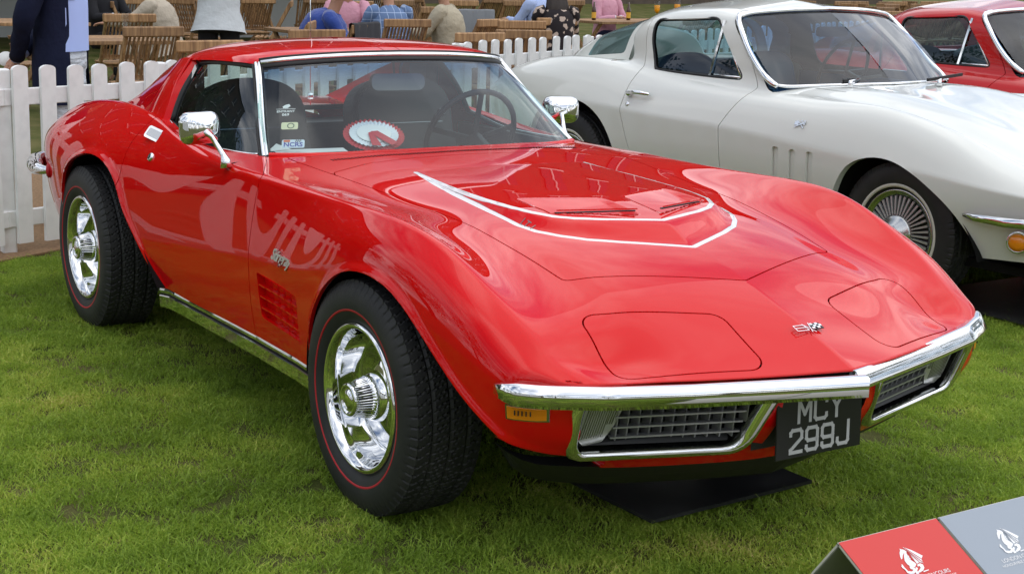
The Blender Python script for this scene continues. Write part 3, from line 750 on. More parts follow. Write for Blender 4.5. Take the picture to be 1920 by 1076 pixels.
def c3_details(car, H, T, vent, OPEN, door_r, door_l):
    P = lambda a, b, ia, ib, mask=None: proj_on(H, a, b, ia, ib, mask)
    front = (H.V[:,0] > .68)&(H.V[:,2] < .54)&(H.N[:,0] > .25)
    side = (H.V[:,1] > .72)&(H.V[:,2] < .80)
    top = (H.N[:,2] > .4)
    # wheel wells
    for A in (ARCH_F, ARCH_R):
        c = np.array([A[:,0].mean(), .33]); Q = c+(A-c)*1.035; 
        Q = [q for q in Q if not (q[0] > .60 and q[1] < .385) and q[1] > .30]
        for s in (1,-1):
            mb = MB(); V = [(x,s*(.850-max(0,x-.55)*.35),z) for x,z in Q]+[(x,s*.48,z) for x,z in Q]; n = len(Q)
            mb.add(V, [(i,i+1,n+i+1,n+i) for i in range(n-1)]+[tuple(range(n,2*n))], True)
            mb.build('wheel_well', M_UNDER, car)
    mb = MB(); mb.box((-1.05,0,.245), (1.25,1.50,.03)); mb.box((.13,0,.35), (1.25,.92,.02)); mb.box((-2.5,0,.30), (1.9,.95,.03)); mb.box((-1.0,0,.30),(1.1,1.5,.15)); mb.build('underbody', M_UNDER, car)
    t = MB(); prof = [v for v in H.V if v[0] < -3.4499]
    prof = sorted(set((round(v[1],4), round(v[2],4)) for v in prof if v[1] > .3 and v[2] < .801), key=lambda p: -p[1]); poly = [(0,.80)]+[p for p in prof]+[(0,.38)]
    full = poly+[(-a,b) for a,b in reversed(poly[1:-1])]
    t.add([(-3.45,a,b) for a,b in full], [tuple(range(len(full)))]); t.build('tail_panel', M_RED, car)
    # wheels
    w0 = wheel_red(car, 0, -1, .8545)
    wheel_copy(w0, 0, 1, .8545); wheel_copy(w0, -2.489, -1, .850); wheel_copy(w0, -2.489, 1, .850); w0.rotation_euler = (0,.5,0)
    # ---- front bumper: two blades meeting in a point
    pts = [(.692,.838,.529),(.705,.843,.529),(.735,.836,.530),(.775,.806,.530),(.81,.762,.530),(.84,.706,.530),(.871,.645,.530),(.90,.55,.530),(.945,.40,.530),(1.005,.20,.530),(1.066,.001,.531)]
    path = smooth_poly(pts, 5); path = np.array(path); path[:,2] += .002+.009*np.clip((path[:,1]-.45)/.4,0,1)
    path[:,0] = np.where(path[:,1] < .645, .871+(.645-path[:,1])*(1.066-.871)/.645, path[:,0])
    prof = [(-.045,.0225),(-.030,.0255),(-.021,.0264),(-.015,.0245),(-.002,.004),(.0045,-.008),(.0068,-.0145),(.0052,-.0195),(-.002,-.0235),(-.018,-.0262),(-.045,-.026)]
    sc = np.clip(np.linspace(0,1,len(path))*14, .12, 1)**.6
    for s in (1,-1):
        mb = MB(); pp = path*[1,s,1]; pr_ = [((a if s > 0 else a), b) for a, b in prof]
        # outward = up x tangent: for s>0 travelling towards the centre outward is forward
        q = pp if s < 0 else pp[::-1]
        mb.sweep([tuple(p) for p in q], [(-a,b) for a,b in prof] if False else prof, (0,0,1), scale=list(sc if s < 0 else sc[::-1]))
        d = Vector(q[1])-Vector(q[0]); o = Vector((0,0,1)).cross(d.normalized())
        if o.x < 0 and o.y*s < 0 or o.x < -.2:
            mb = MB(); mb.sweep([tuple(p) for p in q], [(-a,b) for a,b in prof], (0,0,1), scale=list(sc if s < 0 else sc[::-1]))
        mb.build('front_bumper', M_CHROME, car)
    # ---- grille openings
    for s in (-1,1):
        O = round_poly(OPEN, .045, 5); 
        base = np.array([P(y, z, 1, 2, front)[0] for y, z in O]); base[:,1] *= s
        # fit smooth x over the opening
        A_ = np.c_[np.ones(len(base)), O[:,0], O[:,1], O[:,0]**2]; cf = np.linalg.lstsq(A_, base[:,0], rcond=None)[0]
        fx = lambda y, z: float(cf @ [1, y, z, y*y])
        def pt(y, z, d=0): return (fx(y,z)+d, s*y, z)
        mb = MB(); Oo = round_poly(inset(OPEN, -.022), .06, 5); Oi = round_poly(inset(OPEN, .006), .04, 5); n = len(O)
        rings = [[pt(y,z,-.012) for y,z in Oo],[pt(y,z,.008) for y,z in round_poly(inset(OPEN,-.019),.058,5)],[pt(y,z,.013) for y,z in round_poly(inset(OPEN,-.010),.05,5)],[pt(y,z,.010) for y,z in O],[pt(y,z,-.004) for y,z in Oi],[pt(y,z,-.05) for y,z in Oi]]
        V = [v for r in rings for v in r]; F = [(k*n+i,k*n+(i+1)%n,(k+1)*n+(i+1)%n,(k+1)*n+i) for k in range(5) for i in range(n)]
        mb.add(V, F, True); mb.build('grille_bezel', M_CHROME, car)
        mb = MB(); mb.add([pt(y,z,-.075) for y,z in Oi], [tuple(range(n))]); V = [pt(y,z,-.008) for y,z in Oi]+[pt(y,z,-.075) for y,z in Oi]; mb.add(V, [(i,(i+1)%n,n+(i+1)%n,n+i) for i in range(n)])
        mb.add([pt(.655,.375,-.028),pt(.24,.358,-.028),pt(.235,.385,-.055),pt(.66,.392,-.055)], [(0,1,2,3)]); mb.build('grille_recess', M_BLACK, car)
        g = MB(); y0, y1, z0, z1 = .225, .555, .388, .505
        for k in range(5):
            z = z0+(z1-z0)*k/4; g.bar(pt(y0,z,-.030), pt(y1,z,-.030), .026, .0042)
        for k in range(12):
            y = y0+(y1-y0)*k/11; g.bar(pt(y-.014,z0-.012,-.035), pt(y+.008,z1,-.035), .0036, .030, up=(1,0,0))
        g.build('grille', M_GRILLE, car)
        # parking lamp
        L = [(.660,.508),(.650,.392),(.630,.374),(.580,.374),(.556,.42),(.536,.508)]
        mb = MB(); n = len(L); V = [pt(y,z,-.022) for y,z in L]+[pt(y,z,-.060) for y,z in L]; mb.add(V, [tuple(range(n))]+[(i,(i+1)%n,n+(i+1)%n,n+i) for i in range(n)]); lamp = mb.build('parking_lamp', M_LENS, car)
        rb = MB()
        for k in range(13):
            y = .565+k*.0068; lo = .395 if y > .585 else .43; rb.bar(pt(y,lo,-.0215), pt(y-.006,.50,-.0215), .0022, .003, up=(1,0,0))
        rb.build('lens_rib', M_CHROME_D, lamp)
        # marker lamp
        C = []
        for (y, z) in ((.855,.500),(.768,.503)): C.append(None)
        mk = MB(); tb = MB()
        K = []
        for t_ in np.linspace(0,1,6):
            col = []
            for z in (.497-.002*t_,.459+.001*t_):
                # walk the body corner between (.66,.85) and (.80,.765)
                x = .708+t_*.076; q = P(x, z, 0, 2, side)[0]
                col.append(q)
            K.append(col)
        for off, shrink, m_, nm in ((.003,0,M_CHROME_D,'marker_bezel'),(.006,.0035,M_AMBER,'side_marker_lamp')):
            mb = MB(); V = []
            for a, (u_, d_) in enumerate(K):
                u_ = np.array(u_); d_ = np.array(d_); dn = (u_-d_)/np.linalg.norm(u_-d_); e = 0
                for q, sg in ((u_,-1),(d_,1)):
                    n_ = np.array([.35+.4*a/5, .9, 0]); n_ /= np.linalg.norm(n_); p_ = q+n_*off+dn*sg*shrink
                    p_ = p_+np.array([.01,-.006,0])*(shrink/.0035 if a == 0 else (-shrink/.0035 if a == 5 else 0))*.5
                    V.append((p_[0], s*p_[1], p_[2]))
            F = [(2*i,2*i+1,2*i+3,2*i+2) for i in range(5)]
            Vb = [(v[0]-.004, v[1]-s*.012, v[2]) for v in V]; n = len(V)
            mb.add(V+Vb, F+[(i,i+2,n+i+2,n+i) for i in range(0,10,2)]+[(i,i+2,n+i+2,n+i) for i in range(1,11,2)]+[(0,1,n+1,n),(10,11,n+11,n+10)], False)
            mb.build(nm, m_, car)
        bm_ = MB(); qk = [P(x,.480,0,2,side)[0] for x in (.732,.739,.746,.753,.760)]
        for q in qk:
            n_ = np.array([.5,.85,0]); q = (q+n_/np.linalg.norm(n_)*.0075)*[1,s,1]; bm_.box(tuple(q),(.0026,.0022,.012))
        bm_.build('marker_mark', M_BLACK, car)
    # ---- number plate
    pl = MB(); pl.box((0,0,0), (.300,.168,.006), bev=.002); pob = pl.build('number_plate', M_PLATE, car)
    Mp = frame((.950,-.018,.401), (0,1,0), (1,0,.04)); rcs = MB(); rcs.add([(.90,-.19,.52),(.90,.19,.52),(.885,.19,.33),(.885,-.19,.33)],[(0,1,2,3)]); rcs.add([(.90,-.19,.52),(.90,.19,.52),(1.03,.16,.52),(1.03,-.16,.52)],[(0,1,2,3)]); rcs.build('plate_recess', M_BLACK, car); pob.matrix_world = Mp
    tx = MB(); I = Matrix.Identity(4)
    w_ = .038; h_ = .052
    for k, ch in enumerate('MCY'): strokes(tx, GL[ch], .0095, I, .0036, -.075+k*.056, .010, .040, .056)
    for k, ch in enumerate('299J'): strokes(tx, GL[ch], .0095, I, .0036, -.101+k*.055, -.068, .038, .058)
    tob = tx.build('plate_characters', M_PLATECH, pob, recalc=False)
    # ---- chin spoiler
    ch = MB(); pts = []
    edge = H.V[(H.V[:,2] < .40)&(H.V[:,0] > .62)]
    top_ = smooth_poly([(.853,0,.292),(.833,.13,.285),(.792,.317,.288),(.743,.496,.294),(.703,.664,.311),(.672,.748,.329),(.64,.78,.349)], 3)
    bot_ = smooth_poly([(.765,0,.203),(.735,.12,.202),(.690,.28,.204),(.645,.45,.211),(.600,.62,.232),(.565,.69,.258),(.56,.72,.30)], 3)
    rings = [[tuple(a), tuple(a*.45+b*.55+np.array([.006,0,0])), tuple(b), tuple(b+[-.02,0,0]), tuple(a+[-.05,0,.01])] for a, b in zip(top_, bot_)]
    rings = [[(x,-y,z) for x,y,z in r] for r in rings[::-1]]+rings[1:]; n = len(rings)
    V = [v for r in rings for v in r]; F = [(i*5+k,(i+1)*5+k,(i+1)*5+(k+1)%5,i*5+(k+1)%5) for i in range(n-1) for k in range(5)]
    ch.add(V, F, False); ch.build('chin_spoiler', M_BLACK, car)
    # ---- sill mouldings
    for s in (-1,1):
        xs = np.linspace(-1.71,-.385,28); 
        def sy(x): return np.interp(x, [-1.75,-1.3,-.83,-.5,-.38], [.808,.803,.803,.812,.822])
        a = MB(); path = [(x, s*sy(x), .268+.004*(x+1.0)) for x in xs]
        a.sweep(path, [(-.02,.034),(.006*s*-1 if False else 0,.034),(0,-.034),(-.02,-.040)], (0,0,1), smooth=False)
        V = []; F = []; n = len(xs)
        sec = [(-.03,.296),(.004,.296),(.006,.290),(.006,.282)]
        mb = MB()
        def strip(sec, m_, nm):
            mb = MB(); V = []; k = len(sec)
            for x in xs:
                z0 = .004*(x+1.0)-.012*max(0,(-1.62-x)/.1)
                for dy, z in sec: V.append((x, s*(sy(x)+dy), z+z0))
            mb.add(V, [(i*k+j,(i+1)*k+j,(i+1)*k+j+1,i*k+j+1) for i in range(n-1) for j in range(k-1)], False); mb.build(nm, m_, car)
        strip([(-.05,.318),(.006,.318),(.009,.312),(.008,.303)], M_CHROME, 'sill_moulding')
        strip([(.008,.303),(.001,.302),(.001,.294),(.007,.293)], M_BLACK, 'sill_groove')
        strip([(.007,.293),(.010,.290),(.006,.247),(-.01,.240),(-.05,.240)], M_CHROME, 'sill_moulding')
    # ---- fender vent louvres
    for s in (-1,1):
        lv = MB(); x0, x1 = -.75, -.44
        yb = lambda x, z: P(x, z, 0, 2, side)[0][1]
        bx = [(x, z) for x, z in vent]; n = len(bx)
        V = [(x, s*(yb(x,z)+.0005), z) for x, z in bx]+[(x, s*(yb(x,z)-.024), z) for x, z in bx]
        lv.add(V, [tuple(range(n,2*n))]+[(i,(i+1)%n,n+(i+1)%n,n+i) for i in range(n)])
        for k in range(1,4):
            z = .543-(.148)*k/4; a, b = (x0-.010+k*.005, z), (x1+.004, z-.004-.004)
            for q in range(6):
                xa = a[0]+(b[0]-a[0])*q/6; xb = a[0]+(b[0]-a[0])*(q+1)/6; za = a[1]+(b[1]-a[1])*q/6; zb = a[1]+(b[1]-a[1])*(q+1)/6
                lv.bar((xa, s*(yb(xa,za)-.012), za), (xb, s*(yb(xb,zb)-.010), zb), .020, .0045)
        for k in range(5):
            x = -.655+k*.053; lv.bar((x-.004, s*(yb(x,.54)-.020), .538), (x+.010, s*(yb(x,.40)-.020), .392), .022, .0035, up=(.35,s*.9,0))
        lv.build('side_vent', M_RED, car)
        # script on the front fender
        q, nn = P(-.553,.628,0,2,side); q = q*[1,s,1]; nn = nn*[1,s,1]
        put_text('script_badge', 'Stingray', .052, frame(q+nn*.004, (-s*1,0,-.06*-1*s if False else .05*s), nn) if s < 0 else frame(q+nn*.004, (-1,0,0), nn), M_BADGE, car, extrude=.003, shear=.45, bold=.0010, spacing=.84)
    # ---- nose badge: crossed flags
    q, nn = P(.868,.0,0,1,top); nn = np.array([nn[0],0,nn[2]]); M = frame(q+nn/np.linalg.norm(nn)*.002, (0,1,0), nn)
    bd = MB(); bd.T = M
    bd.bar((-.004,-.022,.003), (.012,.020,.003), .002, .003); bd.bar((.010,-.022,.002), (-.010,.018,.002), .002, .003)
    for k in range(3): bd.bar((-.008,-.012+k*.012,.003), (-.046+k*.001,-.010+k*.012,.003), .0022, .003)
    bd.bar((-.046,-.010,.003), (-.044,.014,.003), .0022, .003); bd.bar((-.008,-.012,.003), (-.010,.014,.003), .0022, .003)
    for i in range(4):
        for j in range(3):
            if (i+j) % 2 == 0: bd.box((.014+i*.009+.0012*j, -.004+j*.008, .003), (.0088,.0078,.003))
    bdo = bd.build('flag_badge', M_CHROME, car)
    bb = MB(); bb.T = M; bb.box((.029,.004,.0016), (.038,.026,.002)); bb.build('flag_badge_enamel', M_BLACK, bdo)
    # ---- bonnet lettering between the stripes
    def drape(p):
        k = P(p.x, abs(p.y), 0, 1, top)[0]; return Vector((p.x, p.y, k[2]+.0012))
    for s in (-1,1):
        put_text('bonnet_lettering', 'LT-1', .030, frame((.095,s*.362,.80), (s*-1.0,.22,0) if s < 0 else (-1,.22,0), (0,0,1)) if s > 0 else frame((.085,-.364,.80), (1,.10,0), (0,0,1)), M_STRIPELINE, car, fn=drape, extrude=0)
    # ---- scoop slots
    for s in (-1,1):
        a = P(.082,.27,0,1,top)[0]; b = P(.176,.048,0,1,top)[0]; mb = MB()
        mb.bar((a[0]+.000,s*a[1],.829), (b[0]+.000,s*b[1],.836), .008, .0035); mb.build('scoop_grille', M_BLACK, car)
        tr = MB(); tr.bar((a[0]+.010,s*a[1],.842-.004), (b[0]+.010,s*b[1],.846-.003), .004, .003); tr.build('scoop_lip', M_RED, car)
    # ---- wiper panel slots
    sl = MB()
    for k in range(-42,43):
        y = k*.0118
        if abs(y) > .50: continue
        xc = np.interp(abs(y), [0,.24,.42,.55], [-.868,-.870,-.885,-.905]); q = P(xc, abs(y), 0, 1, top)[0]; q2 = P(xc-.022, abs(y), 0, 1, top)[0]
        sl.bar((q[0],y,q[2]+.0002), (q2[0],y,q2[2]+.0002), .0048, .0018)
    sl.build('cowl_slots', M_UNDER, car)
    # ---- cabin
    hdr = [(-1.371,0,1.184),(-1.38,.24,1.179),(-1.408,.40,1.169),(-1.44,.475,1.160),(-1.472,.518,1.150)]
    rf = [ # rows front to back, lines centre .. drip
      [(-1.371,0,1.188),(-1.382,.26,1.183),(-1.41,.41,1.172),(-1.445,.49,1.160),(-1.478,.525,1.148)],
      [(-1.47,0,1.209),(-1.475,.26,1.203),(-1.49,.42,1.190),(-1.51,.505,1.170),(-1.53,.540,1.150)],
      [(-1.62,0,1.2205),(-1.62,.27,1.213),(-1.62,.43,1.197),(-1.62,.52,1.172),(-1.62,.551,1.148)],
      [(-1.80,0,1.223),(-1.80,.27,1.214),(-1.80,.43,1.196),(-1.80,.525,1.168),(-1.80,.557,1.141)],
      [(-1.98,0,1.215),(-1.98,.27,1.205),(-1.98,.43,1.186),(-1.98,.523,1.157),(-1.98,.557,1.129)],
      [(-2.12,0,1.199),(-2.12,.27,1.189),(-2.12,.43,1.169),(-2.12,.52,1.139),(-2.11,.552,1.112)],
      [(-2.25,0,1.176),(-2.25,.27,1.166),(-2.25,.43,1.144),(-2.25,.513,1.110),(-2.24,.545,1.080)]]
    RF = np.array(rf, float); us = np.linspace(0,6,70); G = natspl(range(7), RF, us); vs = np.linspace(0,1,36)
    G = np.transpose(natspl([0,.42,.68,.86,1], np.transpose(G,(1,0,2)), vs), (1,0,2))
    S = Surf(G.reshape(-1,3), grid_faces(70,36,0,False)).normals()
    if S.N[:,2].mean() < 0: S = Surf(G.reshape(-1,3), grid_faces(70,36,0,True)).normals()
    full = S.joined(S.mirrored())
    # T-top joint: centre bar groove and cross joint
    x_, y_ = full.V[:,0], full.V[:,1]
    rowx = np.interp(np.abs(y_), [0,.26,.41,.49,.53], [-1.371,-1.382,-1.41,-1.445,-1.478])
    d = np.maximum(np.abs(y_)-.035, -(1.95+x_)); 
    bar = full.clip(np.maximum(np.abs(full.V[:,1])-.0+0*0-.033, -full.V[:,0]-1.95)); 
    pan = full.clip(-(np.abs(full.V[:,1])-.037), lip=True); pan = pan.clip(-full_x(pan)-1.948)
    rear = full.clip(full_x(full)+1.953)
    panR = pan.clip(pan.V[:,1], lip=False); panL = pan.clip(-pan.V[:,1], lip=False)
    rear.build('roof', [M_RED], car); bar.build('roof_centre_bar', [M_RED], car)
    panR.build('roof_panel', [M_RED], car); panL.build('roof_panel', [M_RED], car)
    us_ = Surf(full.V-full.N*.014, full.F).clip(np.full(len(full.V),-1.), lip=False); us_.build('headlining', [M_VINYL], car, lip=0)
    for s in (-1,1):
        # sail panel
        rid = np.array([(-2.0,.5565,1.134),(-2.12,.550,1.128),(-2.24,.538,1.100),(-2.40,.525,1.052),(-2.60,.512,.984),(-2.78,.502,.922),(-2.95,.495,.868)])
        bas = np.array([(-1.978,.700,.878),(-2.10,.690,.900),(-2.22,.668,.905),(-2.40,.630,.900),(-2.60,.585,.890),(-2.78,.545,.876),(-2.95,.515,.862)])
        tt = [0,.12,.25,.42,.63,.82,1]; u = np.linspace(0,1,48)
        A1 = natspl(tt, rid, u); B1 = natspl(tt, bas, u); A1[0] = (-2.03,.5570,1.126)
        mid_ = (A1+B1)/2+np.array([0,.010,.004]); Gs = lines_to_grid([A1,mid_,B1], [0,.5,1], 18); Gs[:,:,1] *= s
        # bring the front edge to the B pillar line
        SS = Surf(Gs.reshape(-1,3), grid_faces(48,18,0,s > 0)).normals()
        if (SS.N[:,1]*s).mean() < 0: SS = Surf(Gs.reshape(-1,3), grid_faces(48,18,0,s < 0)).normals()
        sl_ = MB(); me = SS.build('sail_panel', [M_RED], car, lip=0)
        # return flange at the door glass, inner face
        fr_ = Gs[0]; mb = MB(); V = [tuple(p) for p in fr_]+[(p[0]+.046,p[1]-s*.026,p[2]-.002) for p in fr_]; n = len(fr_)
        mb.add(V, [(i,i+1,n+i+1,n+i) for i in range(n-1)], True); 
        inn = A1.copy(); inn[:,1] = np.clip(inn[:,1]-.045, .44, 1); lowi = inn.copy(); lowi[:,2] = np.minimum(inn[:,2]-.01, np.interp(inn[:,0], [-2.95,-2.5,-2.0], [.84,.87,.88])); 
        nI = len(A1); Vt = [(p[0],s*p[1],p[2]) for p in A1]+[(p[0],s*p[1],p[2]+.004) for p in inn]+[(p[0],s*p[1],p[2]) for p in lowi]
        mb.add(Vt, [(k*nI+i,k*nI+i+1,(k+1)*nI+i+1,(k+1)*nI+i) for k in range(2) for i in range(nI-1)], True)
        mb.build('sail_inner_panel', M_RED, car)
        # side glass and its seals
        g0 = np.array([(-1.115,.640,.866),(-1.25,.668,.858),(-1.45,.686,.852),(-1.65,.692,.852),(-1.78,.688,.866),(-1.87,.682,.884),(-1.945,.674,.900)])
        g1 = np.array([(-1.462,.520,1.140),(-1.53,.535,1.142),(-1.62,.544,1.142),(-1.75,.548,1.138),(-1.86,.548,1.131),(-1.93,.545,1.124),(-1.982,.542,1.117)])
        u = np.linspace(0,1,30); a = natspl(np.linspace(0,1,7), g0, u); b = natspl(np.linspace(0,1,7), g1, u)
        m_ = (a+b)/2+np.array([0,.014,.004]); Gg = lines_to_grid([a,m_,b], [0,.5,1], 12); Gg[:,:,1] *= s; Gg[:,:,1] -= s*.010
        V, F = Gg.reshape(-1,3), grid_faces(30,12); dr = door_r if s < 0 else door_l
        ob('side_window', mesh(V, F, True), dr, M_GLASS_T)
        sb = MB(); sb.tube([tuple(p) for p in Gg[:,-1]+[0,0,-.001]], .011, 6); sb.tube([tuple(p) for p in Gg[:,0]+[0,0,-.002]], .007, 6); sb.tube([tuple(p) for p in Gg[-1]], .012, 6)
        sb.build('window_seal', M_SEAL, dr)
        st = MB(); st.tube([(p[0],p[1]+s*.011,p[2]+.004) for p in Gg[2:,0]], .0035, 6); st.build('window_trim', M_CHROME, dr)
        # a small paper ticket stuck inside the rear corner of the glass
        if s < 0:
            tk = MB(); c0 = Vector((-1.955,-.566,1.080)); tk.add([tuple(c0+Vector(v)) for v in ((.0,0,.035),(-.045,-.014,-.03),(-.01,-.016,-.03),(.03,-.006,.02))], [(0,1,2,3)]); tk.build('paper_ticket', M_PAPER, car)
        # A pillar
        pts = [(-1.129,.6405,.861),(-1.224,.6085,.932),(-1.321,.572,1.013),(-1.415,.537,1.099),(-1.474,.517,1.152)]
        pp = [tuple(np.array(p)*[1,s,1]) for p in smooth_poly(pts,3)]
        ap = MB(); 
        def band(off0, off1, lift):
            V = []
            for i, p in enumerate(pp):
                q = Vector(p); d = Vector(pp[min(i+1,len(pp)-1)])-Vector(pp[max(i-1,0)]); d.normalize(); n = Vector((.62, s*.55, .56)); n = (n-d*n.dot(d)).normalized(); o = d.cross(n) if s > 0 else n.cross(d)
                if o.y*s < 0: o = -o
                V += [q+o*off0-n*.008, q+o*off0+n*lift, q+o*(off0+off1)/2+n*(lift+.003), q+o*off1+n*lift, q+o*off1-n*.008]
            F = [(i*5+k,(i+1)*5+k,(i+1)*5+k+1,i*5+k+1) for i in range(len(pp)-1) for k in range(4)]; return [tuple(v) for v in V], F
        v1, f1 = band(-.012,-.002,.004); ap.add(v1,f1,True); v1, f1 = band(-.001,.012,.007); ap.add(v1,f1,True)
        ap.build('windscreen_pillar', M_CHROME, car)
        sp = MB(); v1, f1 = band(.013,.022,.001); sp.add(v1,f1,True); v1, f1 = band(-.019,-.012,-.002); sp.add(v1,f1,True); sp.build('pillar_seal', M_SEAL, car)
    # windscreen
    bt = np.array([(-.945,0,.872),(-.962,.2,.871),(-1.0,.38,.869),(-1.06,.53,.865),(-1.128,.630,.862)])
    tp = np.array([(-1.360,0,1.178),(-1.371,.22,1.174),(-1.398,.38,1.164),(-1.430,.462,1.155),(-1.466,.508,1.146)])
    u = np.linspace(0,1,26); a = natspl(np.linspace(0,1,5), bt, u); b = natspl(np.linspace(0,1,5), tp, u); m_ = (a+b)/2+np.array([.010,0,.012])
    Gw = lines_to_grid([a,m_,b],[0,.5,1],24); V = np.vstack([Gw.reshape(-1,3), (Gw*[1,-1,1]).reshape(-1,3)]); F = np.vstack([grid_faces(26,24), grid_faces(26,24,26*24,True)])
    ob('windscreen', mesh(V, F, True), car, M_WS)
    ws = Gw
    hd = MB(); line = [tuple(p+[.004,0,.012]) for p in b[::-1]]+[tuple((p*[1,-1,1])+[.004,0,.012]) for p in b[1:]]
    hd.sweep(line, [(-.010,-.012),(-.010,.004),(-.004,.008),(.006,.004),(.008,-.010)], (0,0,1)); hd.build('header_trim', M_CHROME, car)
    hs = MB(); hs.sweep([(p[0]+.002,p[1],p[2]-.020) for p in line], [(-.012,-.012),(-.012,.010),(.010,.010),(.010,-.012)], (0,0,1)); hs.sweep([(p[0]-.012,p[1]*1.002,p[2]+.006) for p in line], [(-.008,-.006),(-.008,.006),(.008,.006),(.008,-.006)], (0,0,1)); hs.build('header_seal', M_SEAL, car)
    # painted lip in front of the glass
    lp = MB(); q = [(p[0]+.010,p[1],p[2]+.010) for p in a]; line = q[::-1]+[(x,-y,z) for x,y,z in q[1:]]
    lp.sweep(line, [(-.012,-.012),(-.010,.003),(.002,.005),(.012,.000),(.012,-.012)], (0,0,1)); lp.build('cowl_lip', M_RED, car)
    # rear window, bulkhead, interior
    mb = MB(); V = [(-2.235,-.46,.90),(-2.235,.46,.90),(-2.235,.44,1.135),(-2.235,-.44,1.135)]; mb.add(V,[(0,1,2,3)]); mb.build('rear_window', M_GLASS, car)
    mb = MB(); mb.tube([(-2.235,-.47,.905),(-2.235,.47,.905),(-2.235,.45,1.120),(-2.235,-.45,1.120)], .012, 6, closed=True); mb.build('rear_window_frame', M_SEAL, car)
    iv = MB(); iv.box((-1.85,0,.36),(.9,1.40,.1)); iv.box((-2.16,0,.66),(.22,1.24,.40),bev=.02); iv.box((-1.45,0,.40),(1.0,1.40,.03)); iv.box((-1.08,0,.72),(.34,1.28,.14),bev=.05); iv.box((-1.22,0,.78),(.22,1.24,.11),bev=.04)
    iv.box((-1.55,0,.50),(.8,.20,.22),bev=.02)
    for s in (-1,1):
        iv.box((-1.5,s*.665,.64),(1.0,.035,.42)); iv.box((-2.12,s*.53,.95),(.22,.06,.32),bev=.02); iv.box((-1.5,s*.63,.70),(.5,.05,.05),bev=.02)
    iv.build('interior_trim', M_VINYL, car)
    dp = MB(); dp.add([(-.97,-.40,.868),(-.97,.40,.868),(-1.10,.60,.858),(-1.30,.60,.835),(-1.30,-.60,.835),(-1.10,-.60,.858)],[(0,1,2,3,4,5)]); dp.build('dash_top', M_VINYL, car)
    for s in (-1,1):
        st = MB(); st.box((-1.62,s*.34,.50),(.48,.46,.16),bev=.05)
        # backrest with rounded high shoulders
        out = smooth_closed([(-.24,0),(.24,0),(.25,.25),(.235,.42),(.17,.53),(0,.565),(-.17,.53),(-.235,.42),(-.25,.25)], 5)
        M = Matrix.Translation((-1.88,s*.34,.50)) @ Matrix.Rotation(math.radians(-14),4,'Y') @ Matrix(((0,0,1,0),(1,0,0,0),(0,1,0,0),(0,0,0,1)))
        for k, (off, sc_) in enumerate(((.0,1),)):
            st.prism([tuple(p) for p in out], -.05, .04, M); st.prism([tuple(np.array(p)*.93+[0,.02]) for p in out], .04, .065, M)
        seat = st.build('seat', M_VINYL, car)
        ch_ = MB(); ch_.T = M; ch_.bar((-.17,.36,.068),(.17,.36,.068),.003,.004); 
        if s > 0: ch_.box((.17,.40,.07),(.03,.03,.01),bev=.004)
        ch_.build('seat_trim', M_CHROME_D, seat)
    # steering wheel
    sw = MB(); c = Vector((-1.40,.345,.865)); n = Vector((-.88,0,.38)).normalized(); u = Vector((0,1,0)); v = n.cross(u)
    sw.tube([c+(u*math.cos(a)+v*math.sin(a))*.195 for a in np.linspace(0,2*PI,40)[:-1]], .0115, 8, closed=True)
    for a in (math.radians(-12), math.radians(192), math.radians(270)): sw.bar(c-n*.03, c+(u*math.cos(a)+v*math.sin(a))*.19, .022, .006, up=n)
    sw.tube([c-n*.03, c-n*.36], [.035,.03], 10); sw.build('steering_wheel', M_BLACK, car)
    # rear-view mirror
    rm = MB(); rm.T = frame((-1.36,-.005,1.085), (.10,1,0), (-1,0,-.05)); rm.prism(rrect(.215,.062,.026), -.012, .012); rm.T = Matrix.Identity(4); rm.tube([(-1.36,.01,1.09),(-1.365,.01,1.135),(-1.35,.01,1.165)],.006,6); mo = rm.build('rear_view_mirror', M_CHROME_D, car)
    # door mirrors
    for s in (-1,1):
        bx, by, bz = (-1.098,s*.795,.842) if s < 0 else (-1.40,.792,.838)
        dm = MB(); hx = Vector((-1.195,s*.845,.962)) if s < 0 else Vector((-1.50,.842,.945))
        dm.tube([(bx,by,bz-.006),(bx-.003,by+s*.002,bz+.018),(bx-.012,by+s*.006,bz+.035),(bx-.06,by+s*.026,bz+.090),tuple(hx+Vector((.035,0,-.01)))], [.021,.016,.009,.0085,.010], 12)
        dm.lathe([(.001,0)]*2, 3) if False else None
        # head: shallow rounded box dished towards the front
        Mh = frame(hx, (0.20*s*-1*-1,1,0) if s > 0 else (-.20,-1,0), (1,-.25*s*-1*-1,0.05)) if False else frame(hx, (.32*s,1,0), (1,-.32*s,.06))
        dm.T = Mh; n_ = 40; rings = []
        for (sc_, z) in ((1.0,-.022),(1.02,-.012),(1.0,0.0),(.93,.014),(.72,.026),(.42,.034),(.15,.037)):
            pl_ = rrect(.152*sc_, .108*sc_, .034*sc_, 9); rings.append([(p[0], p[1]-.002, z) for p in pl_])
        k = len(rings[0]); V = [v_ for r in rings for v_ in r]; F = [(i*k+j,i*k+(j+1)%k,(i+1)*k+(j+1)%k,(i+1)*k+j) for i in range(len(rings)-1) for j in range(k)]+[tuple(range(k-1,-1,-1)), tuple((len(rings)-1)*k+j for j in range(k))]
        dm.add(V, F, True); dm.T = Matrix.Identity(4); dm.build('door_mirror', M_CHROME, door_r if s < 0 else door_l)
        # pushbutton handle plate and lock
        sm = (H.V[:,1] > .6)&(H.V[:,0] < -1.6)&(H.V[:,0] > -2.05)
        q = np.array([-1.79,.765,.877]); nn = Vector((-.1,s*.62,.78))
        qh, nh = P(-1.845,.762,0,1,(H.N[:,2] > .2)); nh = nh*[1,s,1]; hf = frame(Vector(qh*[1,s,1])+Vector(nh)*.001, (1,-s*.20,-.16), nh)
